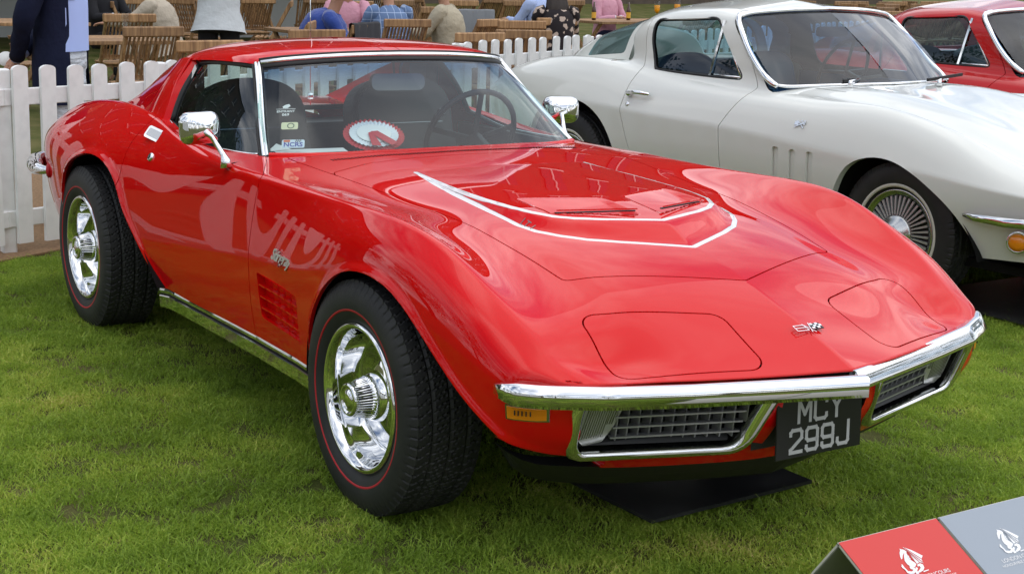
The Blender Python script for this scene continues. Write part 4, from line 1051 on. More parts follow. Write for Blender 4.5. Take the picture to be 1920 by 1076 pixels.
        hm = MB(); hm.T = hf; hm.prism(rrect(.145,.050,.011), -.006, .003); ho = hm.build('door_handle', M_CHROME, door_r if s < 0 else door_l)
        h2 = MB(); h2.T = hf; h2.prism(rrect(.124,.032,.007), .0025, .0042); h2.build('handle_flap', M_CHROME_S, ho)
        q, nn = P(-1.80,.785,0,2,side); lk = MB(); lk.T = frame(q*[1,s,1], (1,0,0), nn*[1,s,1]); lk.lathe([(.0165,-.004),(.0165,.004),(.013,.008),(.009,.007),(.0005,.007)], 24, 'z'); lk.build('door_lock', M_CHROME, door_r if s < 0 else door_l)
    # rear bumpers with reflector
    for s in (-1,1):
        mb = MB(); pts = [(-3.02,.815,.575),(-3.10,.845,.572),(-3.25,.83,.57),(-3.40,.78,.57),(-3.50,.66,.57),(-3.54,.45,.57)]
        pp = smooth_poly(pts,4)*[1,s,1]; n = len(pp); scl = list(np.clip(np.linspace(.3,2.5,n),.3,1))
        mb.tube([tuple(p) for p in pp], [.040*c for c in scl], 12); mb.build('rear_bumper', M_CHROME, car)
        rm = MB(); rm.tube([(-3.03,s*.835,.578),(-3.02,s*.822,.578)], [.034,.034], 10); rm.build('rear_reflector', M_REDLINE, car)
    # aerial on the rear deck
    an = MB(); an.tube([(-2.75,.30,.88),(-2.75,.30,1.62)], .0022, 6); an.tube([(-2.75,.30,.89),(-2.75,.30,.915)], .014, 8); an.build('aerial', M_CHROME, car)
    # papers and rosette on the dash
    pp_ = MB(); pp_.add([(-1.11,-.60,.872),(-1.06,-.36,.876),(-1.16,-.33,.876),(-1.21,-.58,.872)],[(0,1,2,3)]); pp_.add([(-1.17,-.615,.873),(-1.18,-.52,.876),(-1.24,-.55,.890)],[(0,1,2)]); pp_.build('paper_sheet', M_PAPER, car)
    ros = None
    # stickers on the glass
    def glass_pt(y, t):   # t 0 bottom..1 top
        i = int(np.argmin(np.abs(Gw[:,0,1]-abs(y)))); p = Gw[i, int(t*23)]; return p
    def sticker(y, t, w, h, name, m_):
        i = int(np.argmin(np.abs(Gw[:,0,1]-abs(y)))); j = int(t*23); p = Gw[i,j]*[1,-1,1]; du = (Gw[i-1,j]-Gw[i,j])*[1,-1,1]; dv = (Gw[i,j+1]-Gw[i,j])*[1,-1,1]; nn = np.cross(du, dv); nn = nn/np.linalg.norm(nn)
        if nn[0] < 0: nn = -nn
        M = frame(p-nn*.006, du, nn); mb = MB(); mb.T = M; mb.prism(rrect(w,h,.006 if w > h*1.5 else .004), 0, .0008); return mb.build(name, m_, car), M
    o1, M1 = sticker(.545,.17,.078,.036,'badge_sticker', mat('pale_blue_print',(.62,.74,.82),.4))
    put_text('sticker_print','NCRS',.026,M1 @ Matrix.Translation((0,-.005,.002)),mat('blue_print',(.01,.03,.35),.4),o1,bold=.0006)
    fl_ = MB(); fl_.T = M1; fl_.box((-.022,.0115,.002),(.022,.009,.0004)); fl_.build('sticker_flag', mat('orange_print',(.7,.12,.02),.4), o1)
    fl_ = MB(); fl_.T = M1
    for i in range(3):
        for j in range(2): fl_.box((.008+i*.007+(j*.0035),.009+j*.005,.002),(.0034,.0045,.0004))
    fl_.build('sticker_flag', M_BLACK, o1)
    o2, M2 = sticker(.545,.32,.058,.032,'cream_sticker', mat('cream_print',(.72,.70,.42),.4))
    r_ = MB(); r_.T = M2; r_.tube([(.004+.011*math.cos(a),.011*math.sin(a),.001) for a in np.linspace(0,2*PI,18)[:-1]], .0017, 4, closed=True); r_.build('sticker_ring', mat('dark_green_print',(.05,.12,.06),.4), o2)
    put_text('sticker_print','RAC',.013,M2 @ Matrix.Translation((-.013,0,.002)),mat('red_print',(.6,.03,.03),.4),o2) if False else None
    i1, M3 = sticker(.545,.52,.001,.001,'entrant_print', M_PAPER)
    put_text('entrant_lettering','ENTRANT',.014,M3 @ Matrix.Translation((0,-.012,0)),M_PAPER,i1,bold=.0003); put_text('entrant_lettering','069',.017,M3 @ Matrix.Translation((0,-.028,0)),M_PAPER,i1,bold=.0004)
    sh = MB(); sh.T = M3; sh.bar((-.034,.0,0),(.034,.0,0),.0016,.0006); sh.add([(-.010,.004,0),(.006,.004,0),(.016,.014,0),(.010,.024,0),(-.002,.020,0),(-.012,.012,0)],[(0,1,2,3,4,5)]); sh.build('entrant_crest', M_PAPER, i1)
def build_rosette():
    # pleated show rosette lying against the inside of the windscreen
    C0 = Vector((-1.165,-.205,.912)); nn = Vector((.36,-.20,.90)).normalized(); M = frame(C0, (.35,1,0), nn)
    r0 = empty('rosette', 'red and white pleated rosette with a red ribbon behind the windscreen', 'rosette', C0); Ml = Matrix.Translation(-C0) @ M
    def pleat(r1, r2, n, z, name, m_):
        mb = MB(); V = []; K = n*2
        for k in range(K):
            a = 2*PI*k/K; zz = z+(.006 if k % 2 else 0); ro = r2*(1.0 if k % 2 else .965)
            V += [tuple(Ml @ Vector((r1*math.cos(a), r1*math.sin(a), z+.002))), tuple(Ml @ Vector((ro*math.cos(a), ro*math.sin(a), zz)))]
        mb.add(V, [(2*k,2*k+1,(2*k+3)%(2*K),(2*k+2)%(2*K)) for k in range(K)]); mb.build(name, m_, r0)
    pleat(.06,.112,38,.0,'outer_ribbon', mat('red_satin',(.50,.012,.02),.35)); pleat(.04,.090,34,.006,'inner_ribbon', mat('white_satin',(.75,.77,.80),.4))
    mb = MB(); mb.add([tuple(Ml @ Vector((.062*math.cos(a),.062*math.sin(a),.012))) for a in np.linspace(0,2*PI,25)[:-1]], [tuple(range(24))]); mb.build('centre_disc', M_PAPER, r0)
    mb = MB(); mb.add([tuple(Ml @ Vector(v)) for v in ((-.010,.006,.016),(.014,.010,.016),(.075,-.075,.020),(.052,-.095,.020),(.030,-.072,.020),(-.006,-.014,.016))], [(0,1,2,3,4,5)])
    mb.add([tuple(Ml @ Vector(v)) for v in ((-.006,.008,.015),(-.022,-.006,.017),(-.020,-.095,.020),(.015,-.100,.020))], [(0,1,2,3)]); mb.build('ribbon_tail', mat('red_satin',(.50,.012,.02),.35), r0)
def full_x(S): return S.V[:,0]
def smooth_closed(P, n):
    P = np.array(P, float); K = len(P); Q = np.vstack([P[-3:],P,P[:3]]); t = np.arange(len(Q)); return natspl(t, Q, np.linspace(3, 3+K, n*K+1)[:-1])
def ws_mat():
    m = glass_mat('windscreen_banded_glass', (0.78,0.87,0.87)); nt = m.node_tree; N = nt.nodes; L = nt.links
    tc = N.new('ShaderNodeTexCoord'); sp = N.new('ShaderNodeSeparateXYZ'); rp = N.new('ShaderNodeValToRGB'); mr = N.new('ShaderNodeMapRange')
    mr.inputs[1].default_value = 1.04; mr.inputs[2].default_value = 1.14
    L.new(tc.outputs['Object'], sp.inputs[0]); L.new(sp.outputs['Z'], mr.inputs[0]); L.new(mr.outputs[0], rp.inputs[0])
    rp.color_ramp.elements[0].color = (0.78,0.87,0.87,1); rp.color_ramp.elements[1].color = (0.10,0.22,0.42,1)
    tr = [n for n in N if n.type == 'BSDF_TRANSPARENT'][0]; L.new(rp.outputs['Color'], tr.inputs['Color']); return m
M_WS = ws_mat()
# ------------------------------------------------------------------ the older coupes behind (local frame: front axle at x = 0)
def c2_half():
    tv = [0,.25,.48,.60,.70]
    def row(x, ys, zs): return [(x,y,z) for y,z in zip(ys,zs)]
    P = [[(1.02,0,.585),(.985,.25,.59),(.93,.48,.60),(.90,.58,.605),(.86,.66,.615)],
     row(.80,(0,.25,.47,.585,.68),(.645,.655,.655,.645,.655)),
     row(.56,(0,.25,.475,.595,.695),(.705,.712,.708,.690,.722)), row(.30,(0,.25,.48,.60,.705),(.785,.788,.780,.758,.815)),
     row(.05,(0,.25,.49,.605,.712),(.85,.855,.852,.822,.878)), row(-.20,(0,.25,.495,.608,.715),(.898,.903,.895,.868,.912)),
     row(-.42,(0,.25,.50,.61,.715),(.925,.930,.925,.893,.912)), row(-.62,(0,.25,.50,.615,.716),(.94,.942,.936,.905,.905)),
     [(-.74,0,.945),(-.78,.25,.945),(-.86,.48,.938),(-.905,.60,.925),(-.935,.728,.910)]]
    P = np.array(P, float); ts = np.r_[0, np.cumsum(np.linalg.norm(np.diff(P.mean(1), axis=0), axis=1))]
    NU, NV = 90, 36
    G = natspl(ts, P, np.linspace(0, ts[-1], NU)); TOP = np.transpose(natspl(tv, np.transpose(G,(1,0,2)), np.linspace(0,.70,NV)), (1,0,2))
    Tr = np.array([(-3.42,.60,.80),(-3.25,.64,.87),(-3.0,.69,.942),(-2.75,.715,.985),(-2.5,.73,1.0),(-2.25,.738,.99),(-2.05,.742,.957),(-1.85,.742,.932),(-1.5,.738,.917),(-1.15,.733,.914),(-.935,.728,.910),(-.62,.716,.905)])
    NR = 110; tr = natspl(Tr[:,0], Tr, np.linspace(-3.42,-.935,NR)); crown = TOP[:,-1]; nose = TOP[0]; tr[-1] = crown[-1]
    T = np.vstack([tr, crown[::-1][1:], nose[::-1][1:]]); NT = len(T); tau = np.arange(NT); ic = NR+NU-2
    kx = lambda x: np.interp(x, T[:ic+1,0], tau[:ic+1]); ky = lambda y: np.interp(-y, -T[ic:,1], tau[ic:])
    cols = [(-3.42,(.68,.77),(.72,.70),(.70,.52),(.66,.36)),(-3.1,(.785,.87),(.83,.745),(.80,.50),(.75,.32)),(-2.8,(.81,.90),(.868,.752),(.85,.48),(.80,.27)),
     (-2.5,(.815,.91),(.883,.752),(.872,.48),(.83,.25)),(-2.2,(.815,.90),(.885,.745),(.875,.48),(.83,.25)),(-1.9,(.812,.87),(.885,.735),(.872,.48),(.82,.24)),
     (-1.5,(.812,.86),(.885,.725),(.870,.48),(.81,.24)),(-1.0,(.812,.855),(.885,.712),(.870,.47),(.81,.24)),(-.62,(.808,.85),(.885,.688),(.872,.46),(.815,.24)),
     (-.3,(.808,.845),(.885,.668),(.875,.46),(.82,.25)),(0,(.805,.82),(.885,.650),(.875,.46),(.82,.26)),(.3,(.798,.765),(.882,.632),(.872,.47),(.82,.28)),
     (.56,(.79,.69),(.870,.610),(.855,.48),(.81,.30)),(.75,(.77,.645),(.845,.598),(.825,.47),(.78,.31)),(.855,(.745,.615),(.80,.592),(.78,.46),(.73,.32))]
    nc = [(.45,(.955,.46,.60),(.97,.47,.585),(.93,.46,.45),(.86,.45,.33)),(.22,(1.0,.22,.592),(1.02,.22,.58),(.97,.22,.44),(.90,.22,.33)),(0,(1.03,0,.587),(1.045,0,.578),(.99,0,.44),(.92,0,.33))]
    K = [kx(c[0]) for c in cols]+[ky(c[0]) for c in nc]
    L4 = [[(c[0],)+p for p in c[1:]] for c in cols]+[list(c[1:]) for c in nc]
    L4 = natspl(K, np.array(L4, float), tau); NS = 44
    SIDE = np.transpose(splcrease([0,.10,.24,.44,.60], np.stack([T]+[L4[:,j] for j in range(4)],0), np.linspace(0,.60,NS), breaks=(2,)), (1,0,2))
    # greenhouse: shoulder .. belt .. glass .. roof edge .. roof centre
    U = [[(-.935,.728,.910),(-.985,.712,.940),(-1.165,.688,1.105),(-1.335,.622,1.272),(-1.315,.46,1.300),(-1.24,0,1.330)],
     [(-1.13,.733,.914),(-1.17,.711,.943),(-1.31,.683,1.11),(-1.46,.622,1.281),(-1.47,.47,1.318),(-1.42,0,1.356)],
     [(-1.50,.738,.917),(-1.51,.708,.938),(-1.56,.680,1.11),(-1.62,.620,1.279),(-1.63,.46,1.320),(-1.63,0,1.368)],
     [(-1.85,.742,.932),(-1.85,.700,.955),(-1.86,.668,1.11),(-1.87,.606,1.262),(-1.87,.45,1.308),(-1.87,0,1.358)],
     [(-2.05,.742,.957),(-2.05,.690,.975),(-2.05,.655,1.11),(-2.04,.590,1.232),(-2.05,.44,1.285),(-2.06,0,1.338)],
     [(-2.18,.740,.980),(-2.15,.665,.985),(-2.145,.628,1.10),(-2.13,.565,1.205),(-2.16,.42,1.258),(-2.18,0,1.305)],
     [(-2.25,.738,.990),(-2.20,.60,.99),(-2.195,.565,1.09),(-2.185,.51,1.18),(-2.22,.38,1.235),(-2.26,0,1.288)]]
    U = np.array(U); m_ = (tr[:,0] >= -2.25); tru = tr[m_][::-1]
    uk = np.interp(-tru[:,0], [-p[0][0] for p in U], range(7)); uk[0] = 0; uk[-1] = 6; GU = natspl(range(7), U, uk); GU[:,0] = tru; UP = np.transpose(natspl([0,.06,.24,.43,.60,1.0], np.transpose(GU,(1,0,2)), np.linspace(0,1,64)), (1,0,2))
    # rear deck
    nd = int((np.linspace(-3.42,-.935,NR) <= -2.22).sum()); td = tr[:nd]
    C_ = np.stack([td[:,0], 0*td[:,0], np.interp(td[:,0],[-3.42,-3.0,-2.2],[.79,.90,.97])],1); Mi = np.stack([td[:,0], .54+0*td[:,0]*0, np.interp(td[:,0],[-3.42,-3.0,-2.6,-2.2],[.80,.905,.955,.985])],1)
    Mi[:,1] = np.interp(td[:,0],[-3.42,-2.2],[.40,.56])
    DK = np.transpose(natspl([0,.7,1], np.stack([C_,Mi,td],0), np.linspace(0,1,24)), (1,0,2))
    # fastback shell
    Fb = np.array([[(-2.235,.585,.985),(-2.23,.53,1.13),(-2.24,.40,1.225),(-2.25,0,1.290)],[(-2.55,.54,.975),(-2.55,.47,1.085),(-2.55,.34,1.165),(-2.55,0,1.215)],[(-2.95,.42,.94),(-2.95,.36,1.005),(-2.95,.25,1.050),(-2.95,0,1.075)],[(-3.36,.20,.83),(-3.36,.16,.86),(-3.36,.10,.88),(-3.36,0,.89)]])
    GF = natspl([0,.32,.72,1.1], Fb, np.linspace(0,1.1,44)); FB = np.transpose(natspl([0,.2,.5,1], np.transpose(GF,(1,0,2)), np.linspace(0,1,28)), (1,0,2))
    def mk(Gs, test):
        v, f = merge_surf([(g.reshape(-1,3), grid_faces(*g.shape[:2])) for g in Gs])
        out = []
        for q in f:
            a = v[q[0]]; n = np.cross(v[q[1]]-a, v[q[2]]-a); c = v[list(q)].mean(0); out.append(q if n@test(c) > 0 else tuple(reversed(q)))
        return v, out
    V, F = mk([TOP, SIDE, DK, UP], lambda c: np.array([max(0,c[0]-.6)*3-(.6 if c[0] < -2.1 and c[2] > 1.0 else 0), c[1]*1.5 if c[2] < .86 or (c[2] > .93 and -2.3 < c[0] < -.9) else c[1]*.4, 1.0 if c[2] > .78 or (c[0] > .15 and c[1] < .70 and c[2] > .60) else .15]))
    dT = np.full(len(V), 9.0); Tt = T[:ic+1][::2]
    for i in range(0, len(V), 4000): dT[i:i+4000] = np.sqrt(((V[i:i+4000,None,:]-Tt[None])**2).sum(2)).min(1)
    w = np.clip(1-dT/np.interp(V[:,0],[-3.4,-2.2,-.9,.3,.8],[.12,.11,.06,.08,.05]), 0, 1); pin = np.ones((len(V),3)); pin[V[:,1] < 1e-6,1] = 0
    V = laplace(V, F, w, 10, pin)
    body = Surf(V, F).normals()
    up = body.clip(np.where((body.V[:,0] < -.93)&(body.V[:,0] > -2.27)&(body.V[:,2] > .90)&((body.V[:,2] > 1.0)|(body.V[:,1] > .56)), -1., 1.), lip=False); up.N = up.N[:len(up.V)]
    V, F = mk([FB], lambda c: np.array([-.3, c[1], .8])); fb = Surf(V, F).normals()
    return body, up, fb

C2_AF = smooth_poly([(-.395,.15),(-.39,.36),(-.343,.503),(-.28,.610),(-.185,.665),(-.057,.680),(.103,.640),(.231,.574),(.359,.482),(.43,.396),(.49,.28),(.50,.15)], 3)
C2_AR = smooth_poly([(-2.90,.15),(-2.86,.40),(-2.80,.55),(-2.70,.67),(-2.599,.733),(-2.422,.760),(-2.222,.723),(-2.071,.614),(-1.991,.47),(-1.95,.33),(-1.94,.15)], 3)
C2_CACHE = {}
def build_c2(label, loc, rz, paint, blue, group, detail=True):
    car = empty('vintage_coupe', label, 'car', group=group)
    if not C2_CACHE: C2_CACHE['h'] = c2_half()
    body, up, fb = C2_CACHE['h']; big = 9.; both = lambda s: s.joined(s.mirrored())
    def farch(S, A): return np.where(S.V[:,1] > .5, -sdf(S.V[:,[0,2]], np.vstack([A, [(A[-1][0],0),(A[0][0],0)]])), -big)
    S = body.clip(farch(body, C2_AF)); S = S.clip(farch(S, C2_AR))
    g = .0028
    def fdoor(S):
        x, y, z = S.V.T; xf = np.interp(z, [.2,.50,.72,.925,1.0,1.124,1.258,1.30], [-1.13,-1.135,-1.155,-1.045,-1.095,-1.165,-1.27,-1.34])
        xr = np.interp(z, [.2,.50,.73,.93,1.0,1.3], [-1.85,-1.86,-1.95,-1.955,-1.99,-2.02]); roof = np.where(z > 1.24, .50-y, -big)
        return np.maximum.reduce([x-xf, xr-x, .30-z, roof])
    win = [(-1.163,.952),(-1.892,.958),(-1.945,1.10),(-1.962,1.232),(-1.44,1.266)]
    def fwin(S): return np.where((S.V[:,1] > .52)&(S.V[:,2] > .9), sdf(S.V[:,[0,2]], win, .03), big)
    S = S.clip(-fwin(S)); d1 = S.clip(fdoor(S)+g); S = S.clip(-(fdoor(S)-g))
    hood = [(.80,-.01),(.78,.50),(-.62,.56),(-.70,.50),(-.73,-.01)]
    fh = lambda S: np.where((S.V[:,2] > .58)&(S.N[:,2] > .4), sdf(S.V[:,:2], hood, .05), big)
    for x0 in (-.762,-.647,-.530): S = S.clip(-np.where((S.V[:,1] > .7)&(S.V[:,2] < .72), sdf(S.V[:,[0,2]], [(x0,.43),(x0+.044,.43),(x0+.044,.660),(x0,.660)], .008), big))
    lv = lambda p, n: (0,-.04*np.sign(p[1]),0) if (abs(n[1]) > .4 and p[2] < .78 and min(seg_dist(np.array([[p[0],p[2]]]), C2_AF, False)[0][0], seg_dist(np.array([[p[0],p[2]]]), C2_AR, False)[0][0]) < .012) else tuple(-n*.014)
    lvb = lambda p, n: (0,-.04*np.sign(p[1]),0) if lv(p,n)[0] == 0 else tuple(-n*.014)
    both(S).build('body', [paint], car, lipvec=lvb)
    dd = d1
    doors = {1: dd.build('door', [paint], car), -1: dd.mirrored().build('door', [paint], car)}
    gl = fb.clip(np.where(fb.V[:,1] >= 0, np.maximum.reduce([fb.V[:,0]+2.30, -2.72-fb.V[:,0], 1.0+.10*(fb.V[:,0]+2.3)-fb.V[:,2]+.02]), big)); rest = fb.clip(-np.maximum.reduce([fb.V[:,0]+2.30, -2.72-fb.V[:,0], 1.0+.10*(fb.V[:,0]+2.3)-fb.V[:,2]+.02]))
    both(rest).build('fastback', [paint], car); both(gl).build('rear_window', [M_C2GLASS], car, lip=0)
    # skins behind the shut lines
    bk = Surf(body.V-body.N*.018, body.F); bk.N = body.N; bk = bk.clip(np.where((bk.V[:,0] < .85)&(bk.V[:,0] > -2.1), -1., 1.), lip=False); bk = bk.clip(farch(bk, C2_AF), lip=False); bk = bk.clip(farch(bk, C2_AR), lip=False); bk = bk.clip(-(fwin(bk)+.012), lip=False)
    both(bk).build('inner_skin', [M_UNDER], car, lip=0)
    for A in (C2_AF, C2_AR):
        c = np.array([A[:,0].mean(), .33]); Q = c+(A-c)*1.03; Q = [q for q in Q if q[1] > .26]; n = len(Q)
        for s in (1,-1):
            mb = MB(); V = [(x,s*.862,z) for x,z in Q]+[(x,s*.5,z) for x,z in Q]; mb.add(V, [(i,i+1,n+i+1,n+i) for i in range(n-1)]+[tuple(range(n,2*n))], True); mb.build('wheel_well', M_UNDER, car)
    mb = MB(); mb.box((-.4,0,.24),(2.4,1.4,.04)); mb.box((-2.6,0,.28),(1.5,.9,.03)); mb.box((-1.15,0,.33),(1.3,1.5,.2)); mb.build('underbody', M_UNDER, car)
    # tyres, covers
    w0 = c2_wheel(car)
    w0.location = (0,-.800,.33); w0.rotation_euler = (0,.3,0)
    for x, s in ((0,1),(-2.489,-1),(-2.489,1)):
        r = w0.copy(); COL.objects.link(r); r.location = (x, s*.80, .33); r.rotation_euler = (0,.7,PI if s > 0 else 0)
        for c in w0.children: d = c.copy(); COL.objects.link(d); d.parent = r
    seatm = M_BLUEVINYL if blue else M_VINYL
    for s in (-1,1):
        # glass, seals and vent window
        ys = lambda x, z: abs(proj_on(up, x, z, 0, 2, up.V[:,1] > .5)[0][1])
        W = round_poly(win, .05, 4); V = [(x, s*(ys(x,z)-.012), z) for x, z in W]; n = len(W); cx = np.mean([p for p in V], axis=0); cx[1] = s*(ys(cx[0],cx[2])-.010)
        ob('side_window', mesh(V+[tuple(cx)], [(i,(i+1)%n,n) for i in range(n)], True), doors[s], M_C2GLASS)
        sb = MB(); sb.tube([(v[0],v[1]+s*.006,v[2]) for v in V], .008, 6, closed=True); sb.build('window_seal', M_SEAL, doors[s])
        br = MB(); br.T = Matrix.Identity(4); a = (-1.43,s*(ys(-1.42,.95)-.004),.95); b = (-1.385,s*(ys(-1.40,1.24)-.004),1.255); br.bar(a, b, .016, .010, up=(0,1,0)); br.build('window_divider', M_CHROME, doors[s])
        vf = MB(); pts = [(-1.40,.965),(-1.19,.965),(-1.40,1.235)]; V = [(x, s*(ys(x,z)-.002), z) for x,z in pts]; vf.tube([V[0],V[1]], .006, 6); vf.tube([V[1],V[2]], .006, 6); vf.build('vent_window_frame', M_CHROME, doors[s])
        # handle, lock
        yb = lambda x, z: proj_on(body, x, z, 0, 2, (body.V[:,1] > .74))
        q, nn = yb(-1.905,.818); q2, _ = yb(-1.735,.822); h = MB(); q = Vector(q*[1,s,1]); q2 = Vector(q2*[1,s,1]); nn = Vector(nn*[1,s,1])
        h.tube([q-nn*.005, q+nn*.03],[.019,.015],12); h.tube([q+nn*.028,(q+q2)/2+nn*.040,q2+nn*.026,q2+nn*.012],[.013,.012,.009,.005],10); h.build('door_handle', M_CHROME, doors[s])
        q, nn = yb(-1.90,.768); lk = MB(); lk.T = frame(q*[1,s,1],(1,0,0),nn*[1,s,1]); lk.lathe([(.014,-.003),(.014,.004),(.006,.006),(.0005,.006)],16,'z'); lk.build('door_lock', M_CHROME, doors[s])
        # three upright louvres behind the wheel: sunk at the front edge, flush at the rear
        for x0 in (-.762,-.647,-.530):
            lv_ = MB(); zs = np.linspace(.42,.668,10); us_ = np.linspace(0,1,5); V = []
            for z in zs:
                for u_ in us_:
                    x = x0-.006+.056*u_; q, nn = yb(x, z); dd = .0155*(1-u_)**.6+.001; V.append(tuple((q-nn*dd)*[1,s,1]))
            lv_.add(V, [(i*5+k,i*5+k+1,(i+1)*5+k+1,(i+1)*5+k) for i in range(9) for k in range(4)], True); lv_.build('louvre', paint, car)
        q, nn = yb(-.612,.782); bd = MB(); bd.T = frame(q*[1,s,1]+nn*[1,s,1]*.003, (1 if s < 0 else -1,0,0), nn*[1,s,1])
        bd.bar((-.03,-.018,.002),(.035,.012,.002),.004,.004); bd.bar((.03,-.018,.002),(-.02,.018,.002),.004,.004)
        for i in range(3):
            for j in range(3):
                if (i+j)%2 == 0: bd.box((.008+i*.010,.002+j*.008,.002),(.009,.007,.003))
        bd.box((-.022,.004,.001),(.026,.020,.003)); bd.build('flag_badge', M_CHROME, car)
        # windscreen frame side and painted pillar
        A = smooth_poly([(-.935,.690,.935),(-.99,.706,.972),(-1.06,.700,1.02),(-1.165,.682,1.115),(-1.27,.648,1.222),(-1.325,.602,1.283),(-1.318,.54,1.296)],3)*[1,s,1]
        fm = MB(); fm.tube([tuple(p) for p in A], .017, 8); fm.build('windscreen_frame', M_CHROME, car)
        # front bumper end, indicator
        fbp = MB(); fbp.sweep([tuple(np.array(p)*[1,s,1]) for p in ([(.42,.875,.487),(.50,.900,.488),(.66,.895,.490),(.82,.83,.492),(.93,.70,.495),(1.0,.50,.497),(1.03,.25,.497)][::(-1 if s > 0 else 1)])], [(-.03,.018),(.002,.022),(.010,.004),(.004,-.016),(-.03,-.018)] if False else [(-.03,.018),(.002,.022),(.012,.004),(.004,-.018),(-.03,-.02)], (0,0,1), scale=[.3,.7,1,1,1,1,1][::(-1 if s > 0 else 1)]); fbp.build('front_bumper', M_CHROME, car)
        ti = MB(); ti.T = frame((.690,s*.842,.402),(1,-s*.45,0),(0.42,s*1,0)); ti.lathe([(.048,-.03),(.050,.012),(.046,.020),(.040,.018)],24,'z'); tio = ti.build('indicator_bezel', M_CHROME, car)
        tl = MB(); tl.T = frame((.690,s*.842,.402),(1,-s*.45,0),(0.42,s*1,0)); tl.lathe([(.041,.012),(.036,.024),(.02,.032),(.0005,.034)],24,'z'); tl.build('indicator_lens', M_AMBER, tio)
        # sill and interior side
        si = MB(); si.bar((-1.93,s*.825,.232),(-.41,s*.828,.232),.03,.05); si.build('sill_moulding', M_CHROME_S, car)
        iv = MB(); iv.box((-1.5,s*.64,.74),(1.0,.03,.36)); iv.build('door_card', seatm, car)
        st = MB(); out = smooth_closed([(-.24,0),(.24,0),(.25,.30),(.23,.46),(.15,.53),(0,.545),(-.15,.53),(-.23,.46),(-.25,.30)], 4)
        M = Matrix.Translation((-1.93,s*.33,.50)) @ Matrix.Rotation(math.radians(-16),4,'Y') @ Matrix(((0,0,1,0),(1,0,0,0),(0,1,0,0),(0,0,0,1))); st.prism([tuple(p) for p in out], -.04, .06, M); st.box((-1.68,s*.33,.5),(.46,.46,.14),bev=.04); st.build('seat', seatm, car)
    base = np.array([(-.755,0,.950),(-.79,.25,.948),(-.86,.48,.943),(-.915,.62,.938),(-.945,.690,.945)]); topp = np.array([(-1.245,0,1.318),(-1.262,.25,1.312),(-1.292,.42,1.302),(-1.315,.54,1.290),(-1.325,.600,1.272)])
    u = np.linspace(0,1,24); t5 = np.linspace(0,1,5); a = natspl(t5, base, u); b = natspl(t5, topp, u); m_ = (a+b)/2+np.array([.012,.006,.010]); m_[:,1] = np.where(u > .8, m_[:,1]+.035*(u-.8)/.2, m_[:,1])
    Gw = lines_to_grid([a,m_,b],[0,.5,1],16); V = np.vstack([Gw.reshape(-1,3),(Gw*[1,-1,1]).reshape(-1,3)]); F = np.vstack([grid_faces(24,16),grid_faces(24,16,24*16,True)]); ob('windscreen', mesh(V,F,True), car, M_WS)
    bt = MB(); line = [tuple(p) for p in a[::-1]]+[tuple(p*[1,-1,1]) for p in a[1:]]; bt.tube(line, .010, 8); tl = [tuple(p+[.004,0,.006]) for p in b[::-1]]+[tuple(p*[1,-1,1]+[.004,0,.006]) for p in b[1:]]; bt.tube(tl, .015, 8); bt.build('windscreen_trim', M_CHROME, car)
    ds = MB(); ds.box((-1.08,0,.82),(.40,1.26,.14),bev=.05); ds.box((-1.75,0,.46),(1.3,1.3,.05)); ds.box((-2.15,0,.78),(.12,1.2,.42),bev=.03); ds.box((-1.6,0,.55),(.9,.2,.25),bev=.03); ds.build('dashboard', seatm, car)
    sw = MB(); c = Vector((-1.40,.34,.965)); n = Vector((-.90,0,.33)).normalized(); uu = Vector((0,1,0)); v = n.cross(uu); sw.tube([c+(uu*math.cos(q)+v*math.sin(q))*.195 for q in np.linspace(0,2*PI,36)[:-1]], .010, 8, closed=True)
    for q in (0, PI, PI*1.5): sw.bar(c-n*.02, c+(uu*math.cos(q)+v*math.sin(q))*.19, .02, .006, up=n)
    sw.tube([c-n*.02,c-n*.32],.02,8); sw.build('steering_wheel', mat('dark_wood_rim',(.05,.025,.015),.3,coat=.5), car)
    rm = MB(); rm.T = frame((-1.22,.02,1.20),(.1,1,0),(-1,0,0)); rm.prism(rrect(.22,.055,.02),-.01,.01); rm.build('rear_view_mirror', M_CHROME_D, car)
    if detail:
        for y0, x0, y1, x1 in ((-.40,-.80,.06,-.83),(.22,-.72,.62,-.93)):
            zz = lambda x, y: proj_on(body, x, abs(y), 0, 1, body.N[:,2] > .4)[0][2]
            wp = MB(); p0 = Vector((x0+.10, y0, zz(x0+.10,y0)+.006)); p1 = Vector((x0-.03, (y0+y1)/2, .975)); wp.tube([p0, p0+Vector((0,0,.02)), p1],[.016,.012,.005],8); wo = wp.build('wiper_arm', M_CHROME, car)
            wb = MB(); wb.bar(p1+Vector((.02,-.16,-.008)), p1+Vector((-.03,.20,.01)), .012, .016); wb.build('wiper_blade', M_BLACK, wo)
        for s in (-1,1):
            for k in range(14):
                pass
        cv = MB()
        for s in (-1,1):
            for k in range(16):
                x = -.63-.013*k; q1 = proj_on(body, x, .30, 0, 1, body.N[:,2] > .4)[0]; q2 = proj_on(body, x, .52, 0, 1, body.N[:,2] > .4)[0]; cv.bar((x, s*.30, q1[2]+.001), (x, s*.52, q2[2]+.001), .0045, .002)
        cv.build('cowl_grille', mat('grey_slots',(.25,.27,.26),.5), car)
    car.location = loc; car.rotation_euler = (0,0,rz); return car
